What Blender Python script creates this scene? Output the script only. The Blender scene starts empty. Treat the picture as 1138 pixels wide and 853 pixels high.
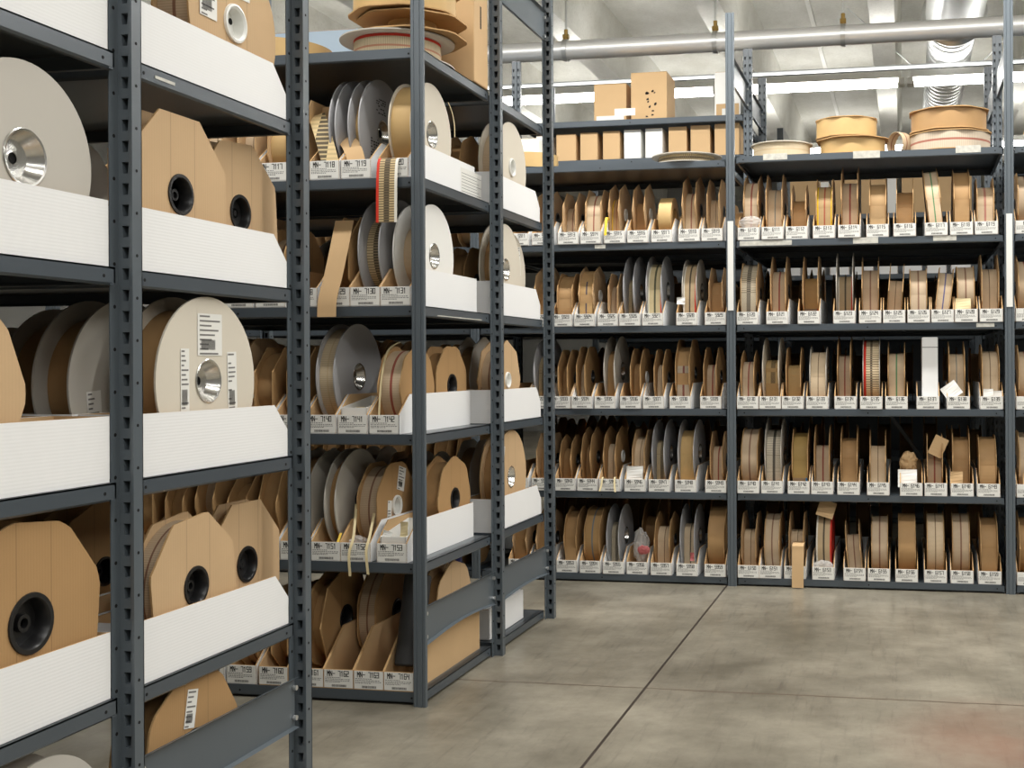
import bpy, bmesh, math, random
from mathutils import Vector, Matrix
random.seed(7)
S = bpy.context.scene
PI = math.pi
# ------------------------------------------------------------------ camera
PX, CX, CH, YAW, ROLL, FPX, PY = 763.954, 1.3716, 1.0047, .1827, .0049, 1305.767, 404.287
IW, IH = 1138, 853
_r = Vector((math.cos(YAW), math.sin(YAW), 0)); _f = Vector((-math.sin(YAW), math.cos(YAW), 0)); _u = Vector((0, 0, 1))
CR = _r*math.cos(ROLL) - _u*math.sin(ROLL); CU = _r*math.sin(ROLL) + _u*math.cos(ROLL); CO = Vector((CX, 0, CH))
cam = bpy.data.objects.new('camera', bpy.data.cameras.new('camera')); S.collection.objects.link(cam)
cam.data.sensor_width = 36; cam.data.lens = 36*FPX/IW
cam.data.shift_x = (IW/2-PX)/IW; cam.data.shift_y = (PY-IH/2)/IW
cam.data.clip_start = .05
M = Matrix((CR, CU, -_f)).transposed().to_4x4(); M.translation = CO
cam.matrix_world = M; S.camera = cam
def ray(u, v): return _f + CR*((u-PX)/FPX) + CU*((PY-v)/FPX)
def at_y(u, v, Y): d = ray(u, v); return CO + d*(Y/d.y)
def at_x(u, v, X): d = ray(u, v); return CO + d*((X-CX)/d.x)
# ------------------------------------------------------------------ view, world, lights
S.view_settings.view_transform = 'Standard'; S.view_settings.look = 'None'
S.view_settings.gamma = 1; S.view_settings.use_curve_mapping = False
S.view_settings.exposure = -0.12
S.cycles.max_bounces = 8; S.cycles.diffuse_bounces = 5; S.cycles.use_denoising = True
S.cycles.sample_clamp_indirect = 8
wd = bpy.data.worlds.new('world'); S.world = wd; wd.use_nodes = True
wd.node_tree.nodes['Background'].inputs[0].default_value = (1, .97, .92, 1)
wd.node_tree.nodes['Background'].inputs[1].default_value = .0
TUBE_W = 22.0          # emission of the fluorescent tubes
LAMP_COL = (1.0, .985, .955)
def area(name, loc, sx, sy, power):
    l = bpy.data.lights.new(name, 'AREA'); l.shape = 'RECTANGLE'; l.size = sx; l.size_y = sy; l.energy = power; l.color = LAMP_COL
    o = bpy.data.objects.new(name, l); o.location = loc; S.collection.objects.link(o); return o
# long strips of ceiling lamps over the aisles out of frame (nearer than the picture's upper edge)
DOWN, UP, FAR_UP = 125, 22, 62
for y, k in ((-1.85, .8), (.4, 1.), (2.75, .9), (4.8, 1.5)):
    area('lamp_row', (1.9, y, 3.0), 8, .12, DOWN*k)
    o = area('lamp_row_upward', (1.9, y, 3.06), 8, .12, UP*k); o.rotation_euler = (PI, 0, 0)
for y in (8.35, 10.9, 13.45):
    o = area('lamp_row_upward', (.8, y, 3.06), 10, .12, FAR_UP); o.rotation_euler = (PI, 0, 0)
# ------------------------------------------------------------------ rack dimensions
P = .0381
LV = [.038+.381*k for k in range(7)]
YA0, YA1, YA2 = 1.278, 1.888, 2.498
YB0, YB1, YB2 = 3.263, 3.875, 4.478
YC0, YC1, YC2 = 5.266, 5.876, 6.486
XB = -.013; XC = .6013; BAY = 1.2192
LEVEL = ['bottom shelf', 'second shelf', 'third shelf', 'fourth shelf', 'fifth shelf', 'top shelf']
# ------------------------------------------------------------------ materials
def srgb(*c): return tuple(((x/255)/12.92 if x/255 <= .04045 else ((x/255+.055)/1.055)**2.4) for x in c)+(1,)
def newmat(name):
    m = bpy.data.materials.new(name); m.use_nodes = True
    return m, m.node_tree, m.node_tree.nodes['Principled BSDF']
def N(nt, t, **kw):
    n = nt.nodes.new(t)
    for k, v in kw.items(): setattr(n, k, v)
    return n
def math_(nt, op, a, b=None, c=None):
    n = N(nt, 'ShaderNodeMath', operation=op)
    for i, v in enumerate((a, b, c)):
        if v is None: continue
        if isinstance(v, (int, float)): n.inputs[i].default_value = v
        else: nt.links.new(v, n.inputs[i])
    return n.outputs[0]
def mix(nt, fac, a, b):
    n = N(nt, 'ShaderNodeMix', data_type='RGBA')
    for i, v in ((0, fac), (6, a), (7, b)):
        if isinstance(v, (int, float, tuple)): n.inputs[i].default_value = v
        else: nt.links.new(v, n.inputs[i])
    return n.outputs[2]
def noise(nt, vec, scale, detail=3, rough=.5):
    n = N(nt, 'ShaderNodeTexNoise'); n.inputs['Scale'].default_value = scale; n.inputs['Detail'].default_value = detail
    n.inputs['Roughness'].default_value = rough
    if vec is not None: nt.links.new(vec, n.inputs['Vector'])
    return n.outputs['Fac']
def ramp(nt, fac, a, b):
    n = N(nt, 'ShaderNodeMapRange'); n.inputs[1].default_value = a; n.inputs[2].default_value = b
    nt.links.new(fac, n.inputs[0]); return n.outputs[0]
def simple(name, col, rough=.6, metal=0., var=.0, vscale=6., spec=.5):
    m, nt, b = newmat(name)
    b.inputs['Roughness'].default_value = rough; b.inputs['Metallic'].default_value = metal
    b.inputs['Specular IOR Level'].default_value = spec
    if var:
        tc = N(nt, 'ShaderNodeTexCoord')
        f = noise(nt, tc.outputs['Object'], vscale)
        lo = tuple(x*(1-var) for x in col[:3])+(1,); hi = tuple(min(1, x*(1+var)) for x in col[:3])+(1,)
        nt.links.new(mix(nt, f, lo, hi), b.inputs['Base Color'])
    else: b.inputs['Base Color'].default_value = col
    return m
def ribbed(name, col, pitch, axis, depth, rough=.75, var=.1, crease=False):
    """corrugated board: faint ribs of the board itself, relief by bump and a slight tone change"""
    m, nt, b = newmat(name); b.inputs['Roughness'].default_value = rough; b.inputs['Specular IOR Level'].default_value = .25
    tc = N(nt, 'ShaderNodeTexCoord'); sp = N(nt, 'ShaderNodeSeparateXYZ'); nt.links.new(tc.outputs['Object'], sp.inputs[0])
    w = math_(nt, 'SINE', math_(nt, 'MULTIPLY', sp.outputs[axis], 2*PI/pitch))
    f = noise(nt, tc.outputs['Object'], 7.)
    lo = tuple(x*(1-var) for x in col[:3])+(1,); hi = tuple(min(1, x*(1+var)) for x in col[:3])+(1,)
    c = mix(nt, f, lo, hi)
    c2 = mix(nt, math_(nt, 'MULTIPLY_ADD', w, depth*.5, depth*.5), c, tuple(x*.7 for x in col[:3])+(1,))
    if crease:
        for yc in (-.031, .047):
            l = math_(nt, 'LESS_THAN', math_(nt, 'ABSOLUTE', math_(nt, 'SUBTRACT', sp.outputs[1], yc)), .0011)
            c2 = mix(nt, math_(nt, 'MULTIPLY', l, .45), c2, tuple(x*.45 for x in col[:3])+(1,))
    nt.links.new(c2, b.inputs['Base Color'])
    bp = N(nt, 'ShaderNodeBump'); bp.inputs['Strength'].default_value = .05; bp.inputs['Distance'].default_value = .001
    nt.links.new(w, bp.inputs['Height']); nt.links.new(bp.outputs[0], b.inputs['Normal'])
    return m
MT = {}
MT['steel'] = simple('grey_painted_steel', srgb(88, 96, 102), .32, 0, .08, 5, .6)
MT['deck'] = simple('grey_painted_deck', srgb(78, 86, 93), .28, .15, .08, 4, .6)
MT['dark'] = simple('hole_shade', srgb(14, 14, 14), .9)  # painted shade: black fill for slots, bolt holes, hubs and the hand slot
MT['kraft'] = ribbed('kraft_board', srgb(200, 169, 130), .0075, 1, .10, crease=True)
MT['kraftplain'] = simple('kraft_plain', srgb(204, 171, 128), .75, 0, .08, 8, .25)
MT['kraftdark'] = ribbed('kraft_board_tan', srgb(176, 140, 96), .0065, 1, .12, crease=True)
MT['edge'] = simple('kraft_edge', srgb(192, 156, 110), .9, 0, .25, 90, .2)
MT['white'] = ribbed('white_board', srgb(240, 240, 239), .006, 2, .05, .7, .02)
MT['whiteplain'] = simple('white_paper', srgb(236, 235, 230), .7, 0, .02, 6, .3)
MT['label'] = simple('label_paper', srgb(232, 231, 225), .6, 0, .02, 30, .3)
MT['grey'] = simple('grey_chipboard', srgb(192, 187, 177), .7, 0, .05, 4, .3)
MT['bluegrey'] = simple('cool_grey_chipboard', srgb(178, 178, 180), .6, 0, .05, 4, .3)
MT['beige'] = simple('beige_chipboard', srgb(214, 206, 190), .7, 0, .04, 4, .3)
MT['blackp'] = simple('black_plastic', srgb(24, 24, 25), .35)
MT['whitep'] = simple('white_plastic', srgb(235, 235, 230), .35)
MT['metal'] = simple('pressed_tin', (.78, .77, .74, 1), .22, 1.)
MT['ink'] = simple('black_ink', srgb(38, 36, 36), .8)
MT['greyink'] = simple('grey_ink', srgb(120, 118, 115), .8)
MT['cream'] = simple('cream_tape', srgb(222, 205, 160), .6)
MT['yellow'] = simple('yellow_tape', srgb(235, 196, 50), .5)
MT['bluep'] = simple('blue_plastic', srgb(40, 50, 130), .4)
MT['paleblue'] = simple('pale_blue_daylight', srgb(190, 210, 228), .7)
MT['charcoal'] = simple('charcoal_foam', srgb(48, 48, 48), .6)
MT['galv'] = simple('galvanised', (.72, .73, .72, 1), .32, .8, .1, 10)
MT['pipe'] = simple('galvanised_pipe', (.93, .93, .92, 1), .38, .55, .05, 6)
MT['brass'] = simple('brass', srgb(170, 140, 80), .35, .8)
MT['orange'] = simple('orange_tape', srgb(225, 150, 40), .5)
def clearmat():
    m, nt, b = newmat('clear_film'); b.inputs['Base Color'].default_value = (.85, .83, .8, 1); b.inputs['Roughness'].default_value = .25
    b.inputs['Alpha'].default_value = .35; return m
MT['film'] = clearmat()
MT['pinkfilm'] = simple('pink_film', srgb(170, 90, 90), .4)
def emit(name, col, st):
    m, nt, b = newmat(name); b.inputs['Emission Color'].default_value = col; b.inputs['Emission Strength'].default_value = st; return m
MT['tube'] = emit('lit_tube', LAMP_COL+(1,), TUBE_W)
# wound tapes: bodies of the parts make the coloured centre line, paper tapes the coloured edges
_tm = {}
def tapemat(key):
    if key in _tm: return _tm[key]
    st = dict(base=(222, 200, 168), stripe=None, sw=.07, left=None, right=None, ew=.10, n=170, line=.24, linecol=(128, 104, 80), split=None, axis='ang')
    st.update(TAPES[key])
    m, nt, b = newmat('wound_tape_'+key); b.inputs['Roughness'].default_value = .6; b.inputs['Specular IOR Level'].default_value = .3
    tc = N(nt, 'ShaderNodeTexCoord'); sp = N(nt, 'ShaderNodeSeparateXYZ'); nt.links.new(tc.outputs['Generated'], sp.inputs[0])
    x = sp.outputs[0]
    y0 = math_(nt, 'SUBTRACT', .5, sp.outputs[1]); z0 = math_(nt, 'SUBTRACT', sp.outputs[2], .5)
    if st['axis'] == 'ang':
        ang = math_(nt, 'ARCTAN2', z0, y0); t = math_(nt, 'MULTIPLY', ang, st['n']/(2*PI))
    else:
        ang = None; t = math_(nt, 'MULTIPLY', sp.outputs[2], st['n'])
    fr = math_(nt, 'FRACT', t)
    ln = math_(nt, 'LESS_THAN', fr, .45)
    f = noise(nt, tc.outputs['Object'], 14.)
    base = srgb(*st['base']); lo = tuple(v*.82 for v in base[:3])+(1,); hi = tuple(min(1, v*1.12) for v in base[:3])+(1,)
    plain = mix(nt, f, lo, hi)
    col = plain
    if st['line']: col = mix(nt, math_(nt, 'MULTIPLY', ln, st['line']), col, srgb(*st['linecol']))
    def band(c, lo_, hi_, dash=False, k=1.):
        nonlocal col
        w = math_(nt, 'MULTIPLY', math_(nt, 'GREATER_THAN', x, lo_), math_(nt, 'LESS_THAN', x, hi_))
        if dash: w = math_(nt, 'MULTIPLY', w, math_(nt, 'GREATER_THAN', fr, .35))
        col = mix(nt, math_(nt, 'MULTIPLY', w, k), col, srgb(*c))
    if st['stripe']: band(st['stripe'], .5-st['sw'], .5+st['sw'], st.get('dash', False), .85)
    if st['left']: band(st['left'], -.1, st['ew'])
    if st['right']: band(st['right'], 1-st['ew'], 1.1)
    if st['split'] is not None and ang is not None:
        c2 = mix(nt, f, tuple(v*.85 for v in srgb(*st.get('cover', (188, 152, 106)))[:3])+(1,), srgb(*st.get('cover', (188, 152, 106))))
        col = mix(nt, math_(nt, 'GREATER_THAN', math_(nt, 'MULTIPLY', ang, st.get('sgn', 1)), st['split']), col, c2)
    nt.links.new(col, b.inputs['Base Color'])
    _tm[key] = m; return m
TAPES = dict(
    tan=dict(base=(205, 172, 118), line=0), brown=dict(base=(178, 142, 98), line=.0), olive=dict(base=(176, 150, 92), line=0),
    red=dict(stripe=(140, 58, 48), sw=.05), redb=dict(stripe=(146, 50, 42), sw=.06, base=(214, 192, 162)), pink=dict(stripe=(178, 110, 100)),
    thin=dict(stripe=(110, 84, 62), sw=.03), dull=dict(stripe=(120, 80, 62), sw=.05, base=(198, 176, 148)), grey=dict(stripe=(120, 128, 128), sw=.04),
    black=dict(stripe=(40, 36, 34), sw=.05), blue=dict(stripe=(50, 66, 140), sw=.05), green=dict(stripe=(40, 130, 84), sw=.05),
    bluegrey=dict(stripe=(96, 116, 130), sw=.05, base=(182, 146, 98)), darkblue=dict(stripe=(52, 58, 84), sw=.06, base=(198, 162, 110), split=.55, sgn=1),
    blackred=dict(stripe=(44, 40, 36), sw=.06, right=(206, 52, 40), left=(226, 220, 206), base=(200, 176, 140)),
    gblackred=dict(stripe=(40, 52, 40), sw=.07, right=(214, 80, 66), left=(228, 222, 200), base=(222, 204, 160)),
    comb=dict(base=(222, 202, 162), stripe=(46, 42, 38), sw=.16, dash=True, n=84, line=.55, linecol=(92, 76, 58)),
    combgrey=dict(base=(206, 192, 166), stripe=(40, 38, 36), sw=.14, dash=True, n=90, line=.6, linecol=(84, 72, 60)),
    combwhite=dict(base=(236, 226, 205), stripe=(34, 32, 30), sw=.09, dash=False, n=80, line=.75, linecol=(96, 78, 60)),
    combred=dict(base=(230, 212, 176), stripe=(40, 34, 30), sw=.07, dash=True, left=(206, 50, 38), ew=.16, n=80, line=.7, linecol=(116, 82, 58)),
    combright=dict(base=(206, 176, 124), stripe=(40, 34, 30), sw=.16, dash=True, right=(206, 50, 38), ew=.1, n=100, line=.2, split=-.35, sgn=-1, cover=(196, 160, 108)),
    yellows=dict(base=(204, 176, 130), stripe=(168, 70, 54), sw=.05, left=(238, 204, 40), right=(238, 204, 40), ew=.09, split=.3, sgn=-1),
    yellowleft=dict(base=(196, 160, 116), stripe=(150, 90, 60), sw=.05, left=(238, 200, 40), ew=.09),
    papercomb=dict(base=(206, 192, 170), stripe=(120, 44, 40), sw=.08, n=150, line=.5, linecol=(70, 60, 52), split=.28, sgn=1),
    goldlow=dict(base=(150, 130, 110), stripe=None, right=(190, 60, 48), n=150, line=.3, split=-.25, sgn=1, cover=(186, 150, 98)),
    olivelow=dict(base=(150, 128, 100), right=(60, 130, 190), n=150, line=.3, split=-.25, sgn=1, cover=(168, 140, 84)),
    browngreen=dict(base=(184, 152, 110), line=0, stripe=None), redcream=dict(base=(228, 212, 178), left=(214, 66, 50), right=(214, 66, 50), ew=.12, stripe=(196, 130, 104), sw=.04, n=150, line=.45, linecol=(150, 124, 96)),
    creamred=dict(base=(214, 198, 176), stripe=(160, 80, 64), sw=.06, n=150, line=.4, linecol=(160, 140, 118)), beigecomb=dict(base=(218, 200, 168), stripe=(196, 172, 136), sw=.04, n=160, line=.35, linecol=(150, 128, 98)),
    hangcomb=dict(base=(210, 186, 140), left=(214, 58, 40), right=(236, 232, 220), ew=.13, stripe=(34, 32, 32), sw=.13, dash=True, n=26, line=.75, linecol=(70, 56, 46), axis='z'),
    leadstrip=dict(base=(224, 200, 150), stripe=(30, 28, 28), sw=.17, dash=True, n=13, line=.2, linecol=(60, 50, 44), axis='z'),
)
# ------------------------------------------------------------------ mesh helpers
class MB:
    def __init__(s): s.v = []; s.f = []; s.m = []
    def add(s, vs, fs, mi=0):
        o = len(s.v); s.v += [tuple(v) for v in vs]
        for f in fs: s.f.append(tuple(o+i for i in f)); s.m.append(mi)
    def box(s, x0, x1, y0, y1, z0, z1, mi=0):
        s.add([(x0, y0, z0), (x1, y0, z0), (x1, y1, z0), (x0, y1, z0), (x0, y0, z1), (x1, y0, z1), (x1, y1, z1), (x0, y1, z1)],
              [(3, 2, 1, 0), (4, 5, 6, 7), (0, 1, 5, 4), (1, 2, 6, 5), (2, 3, 7, 6), (3, 0, 4, 7)], mi)
    def prism(s, pts, axis, a, b, mi=0):
        """polygon in the plane across `axis`, extruded from a to b"""
        def mk(p, t): return {0: (t, p[0], p[1]), 1: (p[0], t, p[1]), 2: (p[0], p[1], t)}[axis]
        n = len(pts); vs = [mk(p, a) for p in pts]+[mk(p, b) for p in pts]
        fs = [tuple(range(n-1, -1, -1)), tuple(range(n, 2*n))]+[(i, (i+1) % n, n+(i+1) % n, n+i) for i in range(n)]
        s.add(vs, fs, mi)
    def tube(s, a, b, r, n=12, mi=0, r2=None):
        a = Vector(a); b = Vector(b); d = (b-a).normalized(); e = d.orthogonal().normalized(); g = d.cross(e); r2 = r if r2 is None else r2
        vs = [a+(e*math.cos(t)+g*math.sin(t))*r for t in [2*PI*i/n for i in range(n)]]+[b+(e*math.cos(t)+g*math.sin(t))*r2 for t in [2*PI*i/n for i in range(n)]]
        s.add(vs, [tuple(range(n-1, -1, -1)), tuple(range(n, 2*n))]+[(i, (i+1) % n, n+(i+1) % n, n+i) for i in range(n)], mi)
    def lathe(s, prof, n=32, mi=0, close=False):
        """profile of (x, radius) turned about the X axis"""
        o = len(s.v); k = len(prof)
        for i in range(n):
            t = 2*PI*i/n
            s.v += [(x, r*math.cos(t), r*math.sin(t)) for x, r in prof]
        for i in range(n):
            j = (i+1) % n
            for q in range(k-1 + (1 if close else 0)):
                q2 = (q+1) % k
                s.f.append((o+i*k+q, o+j*k+q, o+j*k+q2, o+i*k+q2)); s.m.append(mi)
    def mesh(s, name, mats, smooth=False):
        me = bpy.data.meshes.new(name); me.from_pydata(s.v, [], s.f)
        for m in mats: me.materials.append(m)
        me.polygons.foreach_set('material_index', s.m)
        bm = bmesh.new(); bm.from_mesh(me); bmesh.ops.recalc_face_normals(bm, faces=bm.faces)
        if smooth:
            for f in bm.faces: f.smooth = True
            for e in bm.edges:
                if len(e.link_faces) == 2 and e.calc_face_angle(0) > .6: e.smooth = False
        bm.to_mesh(me); bm.free(); me.update(); return me
def put(name, me, parent=None, loc=(0, 0, 0), rot=(0, 0, 0)):
    o = bpy.data.objects.new(name, me); S.collection.objects.link(o); o.location = loc; o.rotation_euler = rot
    if parent is not None: o.parent = parent
    return o
def tag(o, label, cat, group=None):
    o['label'] = label; o['category'] = cat
    if group: o['group'] = group
    return o
def thing(name, label, cat, loc, rz=0, group=None):
    o = bpy.data.objects.new(name, None); S.collection.objects.link(o); o.empty_display_size = .05
    o.location = loc; o.rotation_euler = (0, 0, rz); return tag(o, label, cat, group)
def struct(name, me):
    o = put(name, me); o['kind'] = 'structure'; return o
def bevel(me, w, seg=2):
    bm = bmesh.new(); bm.from_mesh(me)
    bmesh.ops.bevel(bm, geom=[e for e in bm.edges if len(e.link_faces) == 2 and e.calc_face_angle(0) > .5], offset=w, segments=seg, affect='EDGES', profile=.5)
    bm.to_mesh(me); bm.free(); return me
# ------------------------------------------------------------------ setting
def floor_mat():
    m, nt, b = newmat('polished_concrete')
    g = N(nt, 'ShaderNodeNewGeometry'); pos = g.outputs['Position']
    sp = N(nt, 'ShaderNodeSeparateXYZ'); nt.links.new(pos, sp.inputs[0])
    big = noise(nt, pos, 1.7, 8, .66); mid = noise(nt, pos, 5.0, 8, .7); fine = noise(nt, pos, 38., 4, .6)
    c = mix(nt, ramp(nt, big, .34, .68), srgb(100, 95, 82), srgb(160, 153, 137))
    c = mix(nt, math_(nt, 'MULTIPLY', ramp(nt, mid, .42, .75), .55), c, srgb(92, 86, 74))
    c = mix(nt, math_(nt, 'MULTIPLY', ramp(nt, fine, .4, .7), .18), c, srgb(120, 112, 100))
    # scuffs: stretched noise turned 40 degrees
    mp = N(nt, 'ShaderNodeMapping'); mp.inputs['Rotation'].default_value = (0, 0, .75); mp.inputs['Scale'].default_value = (26, 2.4, 1)
    nt.links.new(pos, mp.inputs[0])
    sc = noise(nt, mp.outputs[0], 1.6, 5, .7)
    c = mix(nt, math_(nt, 'MULTIPLY', math_(nt, 'MULTIPLY', ramp(nt, sc, .54, .72), ramp(nt, big, .66, .42)), .75), c, srgb(84, 78, 70))
    # red stain near the right aisle
    dx = math_(nt, 'SUBTRACT', sp.outputs[0], 1.62); dy = math_(nt, 'SUBTRACT', sp.outputs[1], 3.2)
    d = math_(nt, 'SQRT', math_(nt, 'ADD', math_(nt, 'MULTIPLY', dx, dx), math_(nt, 'MULTIPLY', math_(nt, 'MULTIPLY', dy, dy), .6)))
    c = mix(nt, math_(nt, 'MULTIPLY', math_(nt, 'MULTIPLY', ramp(nt, d, .36, .0), mid), .7), c, srgb(160, 104, 82))
    wob = math_(nt, 'MULTIPLY', math_(nt, 'SUBTRACT', mid, .5), .03)
    j1 = math_(nt, 'LESS_THAN', math_(nt, 'ABSOLUTE', math_(nt, 'SUBTRACT', sp.outputs[0], .575)), .0045)
    j2 = math_(nt, 'LESS_THAN', math_(nt, 'ABSOLUTE', math_(nt, 'ADD', math_(nt, 'SUBTRACT', sp.outputs[1], 3.56), wob)), .005)
    c = mix(nt, math_(nt, 'MULTIPLY', j2, .9), c, srgb(92, 78, 66))
    c = mix(nt, j1, c, srgb(58, 50, 44))
    nt.links.new(c, b.inputs['Base Color'])
    nt.links.new(math_(nt, 'MULTIPLY_ADD', mid, .25, .20), b.inputs['Roughness'])
    b.inputs['Specular IOR Level'].default_value = .45
    return m
def ceil_mat():
    m, nt, b = newmat('painted_concrete'); g = N(nt, 'ShaderNodeNewGeometry'); pos = g.outputs['Position']
    mp = N(nt, 'ShaderNodeMapping'); mp.inputs['Scale'].default_value = (1, .55, 1); nt.links.new(pos, mp.inputs[0])
    a = noise(nt, mp.outputs[0], 2.2, 6, .65); f = noise(nt, pos, 45., 3, .6)
    c = mix(nt, ramp(nt, a, .36, .68), srgb(196, 194, 184), srgb(226, 225, 218))
    c = mix(nt, math_(nt, 'MULTIPLY', ramp(nt, f, .5, .75), .25), c, srgb(150, 146, 136))
    nt.links.new(c, b.inputs['Base Color']); b.inputs['Roughness'].default_value = .6
    return m
MT['floor'] = floor_mat(); MT['ceil'] = ceil_mat(); MT['wall'] = simple('wall_paint', srgb(120, 119, 115), .8, 0, .04, 1.)
RX0, RX1, RY0, RY1, RZ = -5.5, 6.5, -3.5, 17., 3.8
b = MB(); b.box(RX0, RX1, RY0, RY1, -.12, 0); struct('floor', b.mesh('floor', [MT['floor']]))
for nm, q in dict(wall_left=(RX0-.15, RX0, RY0, RY1), wall_right=(RX1, RX1+.15, RY0, RY1), wall_back=(RX0, RX1, RY1, RY1+.15), wall_front=(RX0, RX1, RY0-.15, RY0)).items():
    b = MB(); b.box(*q, 0, RZ); struct(nm, b.mesh(nm, [MT['wall']]))
b = MB(); b.box(RX0, RX1, RY0, RY1, RZ, RZ+.15)
struct('ceiling', b.mesh('ceiling', [MT['ceil']]))
for k in range(-5, 6):                       # double-tee stems run away from the camera
    x = .10+1.13*k; b = MB()
    b.prism([(x-.13, RZ), (x+.13, RZ), (x+.085, RZ-.42), (x-.085, RZ-.42)], 1, RY0, RY1)
    struct('trim_%d' % (k+12), b.mesh('ceiling_stem', [MT['ceil']]))
for k, x in enumerate((-4.18, -2.57, -.96, .65, 2.26)):
    b = MB(); b.box(x-.017, x+.017, RY0, RY1, RZ-.02, RZ); struct('trim_%d' % (k+1), b.mesh('joint_strip', [MT['whiteplain']]))
# ------------------------------------------------------------------ overhead services
def lamp(x0, x1, y, z, label):
    t = thing('fluorescent_lamp', label, 'lamp', ((x0+x1)/2, y, z), 0, 'fluorescent strip lamps')
    h = (x1-x0)/2
    b = MB(); b.prism([(-.06, 0), (.06, 0), (.045, .05), (-.045, .05)], 0, -h, h); put('housing', b.mesh('housing', [MT['whiteplain']]), t)
    for s in (-1, 1):
        b = MB(); b.tube((-h+.03, s*.036, -.024), (h-.03, s*.036, -.024), .022, 10); put('tube', b.mesh('tube', [MT['tube']], True), t)
    for s in (-1, 1):
        b = MB(); b.box(s*h-.02, s*h+.02, -.055, .055, -.045, .0); put('end_cap', b.mesh('end_cap', [MT['whiteplain']]), t)
    return t
LY, LZ = 8.35, 2.985
for i, (x0, x1) in enumerate(((-5.0, -2.1), (-2.05, .05), (.08, 1.36), (1.42, 3.6), (3.65, 6.3))):
    lamp(x0, x1, LY, LZ, ['far left lamp of the lit row behind the back rack', 'lit strip lamp above the boxes on the back rack', 'lit strip lamp above the low flat reel and stacked kraft reels',
         'lit strip lamp crossing in front of the spiral duct', 'rightmost lit strip lamp behind the back rack'][i])
for i, (x0, x1) in enumerate(((-2.6, .3), (.36, 2.9))):
    lamp(x0, x1, 10.9, LZ, ['farther lit lamp low over the boxes at left', 'farther lit lamp low behind the stacked reels'][i])
b = MB(); b.tube((RX0+.02, LY+.02, LZ+.088), (RX1-.02, LY+.02, LZ+.088), .02, 10); tag(put('conduit', b.mesh('conduit', [simple('grey_conduit', srgb(128, 130, 130), .5)], True)), 'thin grey conduit running above the lit lamp row', 'conduit')
b = MB(); b.tube((RX0+.02, 10.4, 2.78), (RX1-.02, 10.4, 2.78), .055, 14); tag(put('pipe', b.mesh('pipe', [MT['pipe']], True)), 'far dark-bellied pipe low behind the stacked kraft reels', 'pipe')
# big pipe with hangers
PYY, PZ = 6.25, 2.735
t = thing('sprinkler_pipe', 'thick white pipe running across under the ceiling with rod hangers', 'pipe', (0, PYY, PZ))
b = MB(); b.tube((RX0+.02, 0, 0), (RX1-.02, 0, 0), .052, 24); put('pipe_run', b.mesh('pipe_run', [MT['pipe']], True), t)
for u in (629, 795, 937):
    x = at_y(u, 45, PYY).x
    b = MB(); b.tube((x, 0, .05), (x, 0, RZ-PZ-.001), .006, 8); b.lathe([(-.012, .056), (.012, .056), (.012, .060), (-.012, .060)], 24, 0, True)
    for i in range(len(b.v)-96, len(b.v)): b.v[i] = (b.v[i][0]+x, b.v[i][1], b.v[i][2])
    put('hanger', b.mesh('hanger', [MT['galv']], True), t)
    b = MB(); b.tube((x-.016, 0, .075), (x+.016, 0, .075), .014, 10); b.tube((x, 0, .06), (x, 0, .115), .011, 8); put('hanger_nut', b.mesh('hanger_nut', [MT['brass']], True), t)
# spiral duct
DX, DZ, DR = 1.70, 3.26, .155
t = thing('spiral_duct', 'shiny ribbed spiral air duct running away under the ceiling', 'duct', (DX, 0, DZ))
b = MB(); prof = []
y = 7.6
while y < 15.5:
    prof += [(y, DR), (y+.085, DR), (y+.095, DR+.007), (y+.105, DR)]; y += .115
b.lathe(prof, 32); b.v = [(v[1], v[0], v[2]) for v in b.v]
put('spiral_pipe', b.mesh('spiral_pipe', [MT['galv']], True), t)
b = MB(); b.lathe([(6.55, .0), (6.55, .185), (7.76, .185), (7.79, .21), (7.80, .21), (7.80, .10)], 32); b.v = [(v[1], v[0], v[2]) for v in b.v]
put('collar', b.mesh('collar', [MT['galv']], True), t)
for s in (-1, 1):
    b = MB(); b.tube((s*.1, 9.2, -DR+.03), (s*.75, 9.2, .5), .006, 6); put('strap', b.mesh('strap', [MT['galv']]), t)
# ------------------------------------------------------------------ racks
def slotted_plate(b, w, z1, sw, sh, z0=.0277, cx=0., y=0.):
    """plate across X at depth y with a tapered slot every 38 mm"""
    k = 0; zlo = 0.
    x0, x1 = cx-w/2, cx+w/2
    while True:
        zc = z0+k*P
        if zc+P/2 > z1: break
        a = zc-P/2 if k else 0.; c = zc+P/2
        hb, ht = sw*.36, sw*.5
        o = [(x0, y, a), (x1, y, a), (x1, y, c), (x0, y, c)]
        i = [(cx-hb, y, zc-sh/2), (cx+hb, y, zc-sh/2), (cx+ht, y, zc+sh/2), (cx-ht, y, zc+sh/2)]
        dd = .020
        j = [(q[0], y+dd, q[2]) for q in i]
        b.add(o+i+j, [(0, 1, 5, 4), (1, 2, 6, 5), (2, 3, 7, 6), (3, 0, 4, 7), (4, 5, 9, 8), (5, 6, 10, 9), (6, 7, 11, 10), (7, 4, 8, 11)], 0)
        b.add(j, [(0, 1, 2, 3)], 1)  # slot back coloured black, shade put into the colour
        zlo = c; k += 1
    b.add([(x0, y, zlo), (x1, y, zlo), (x1, y, z1), (x0, y, z1)], [(0, 1, 2, 3)], 0)
_pc = {}
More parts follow.
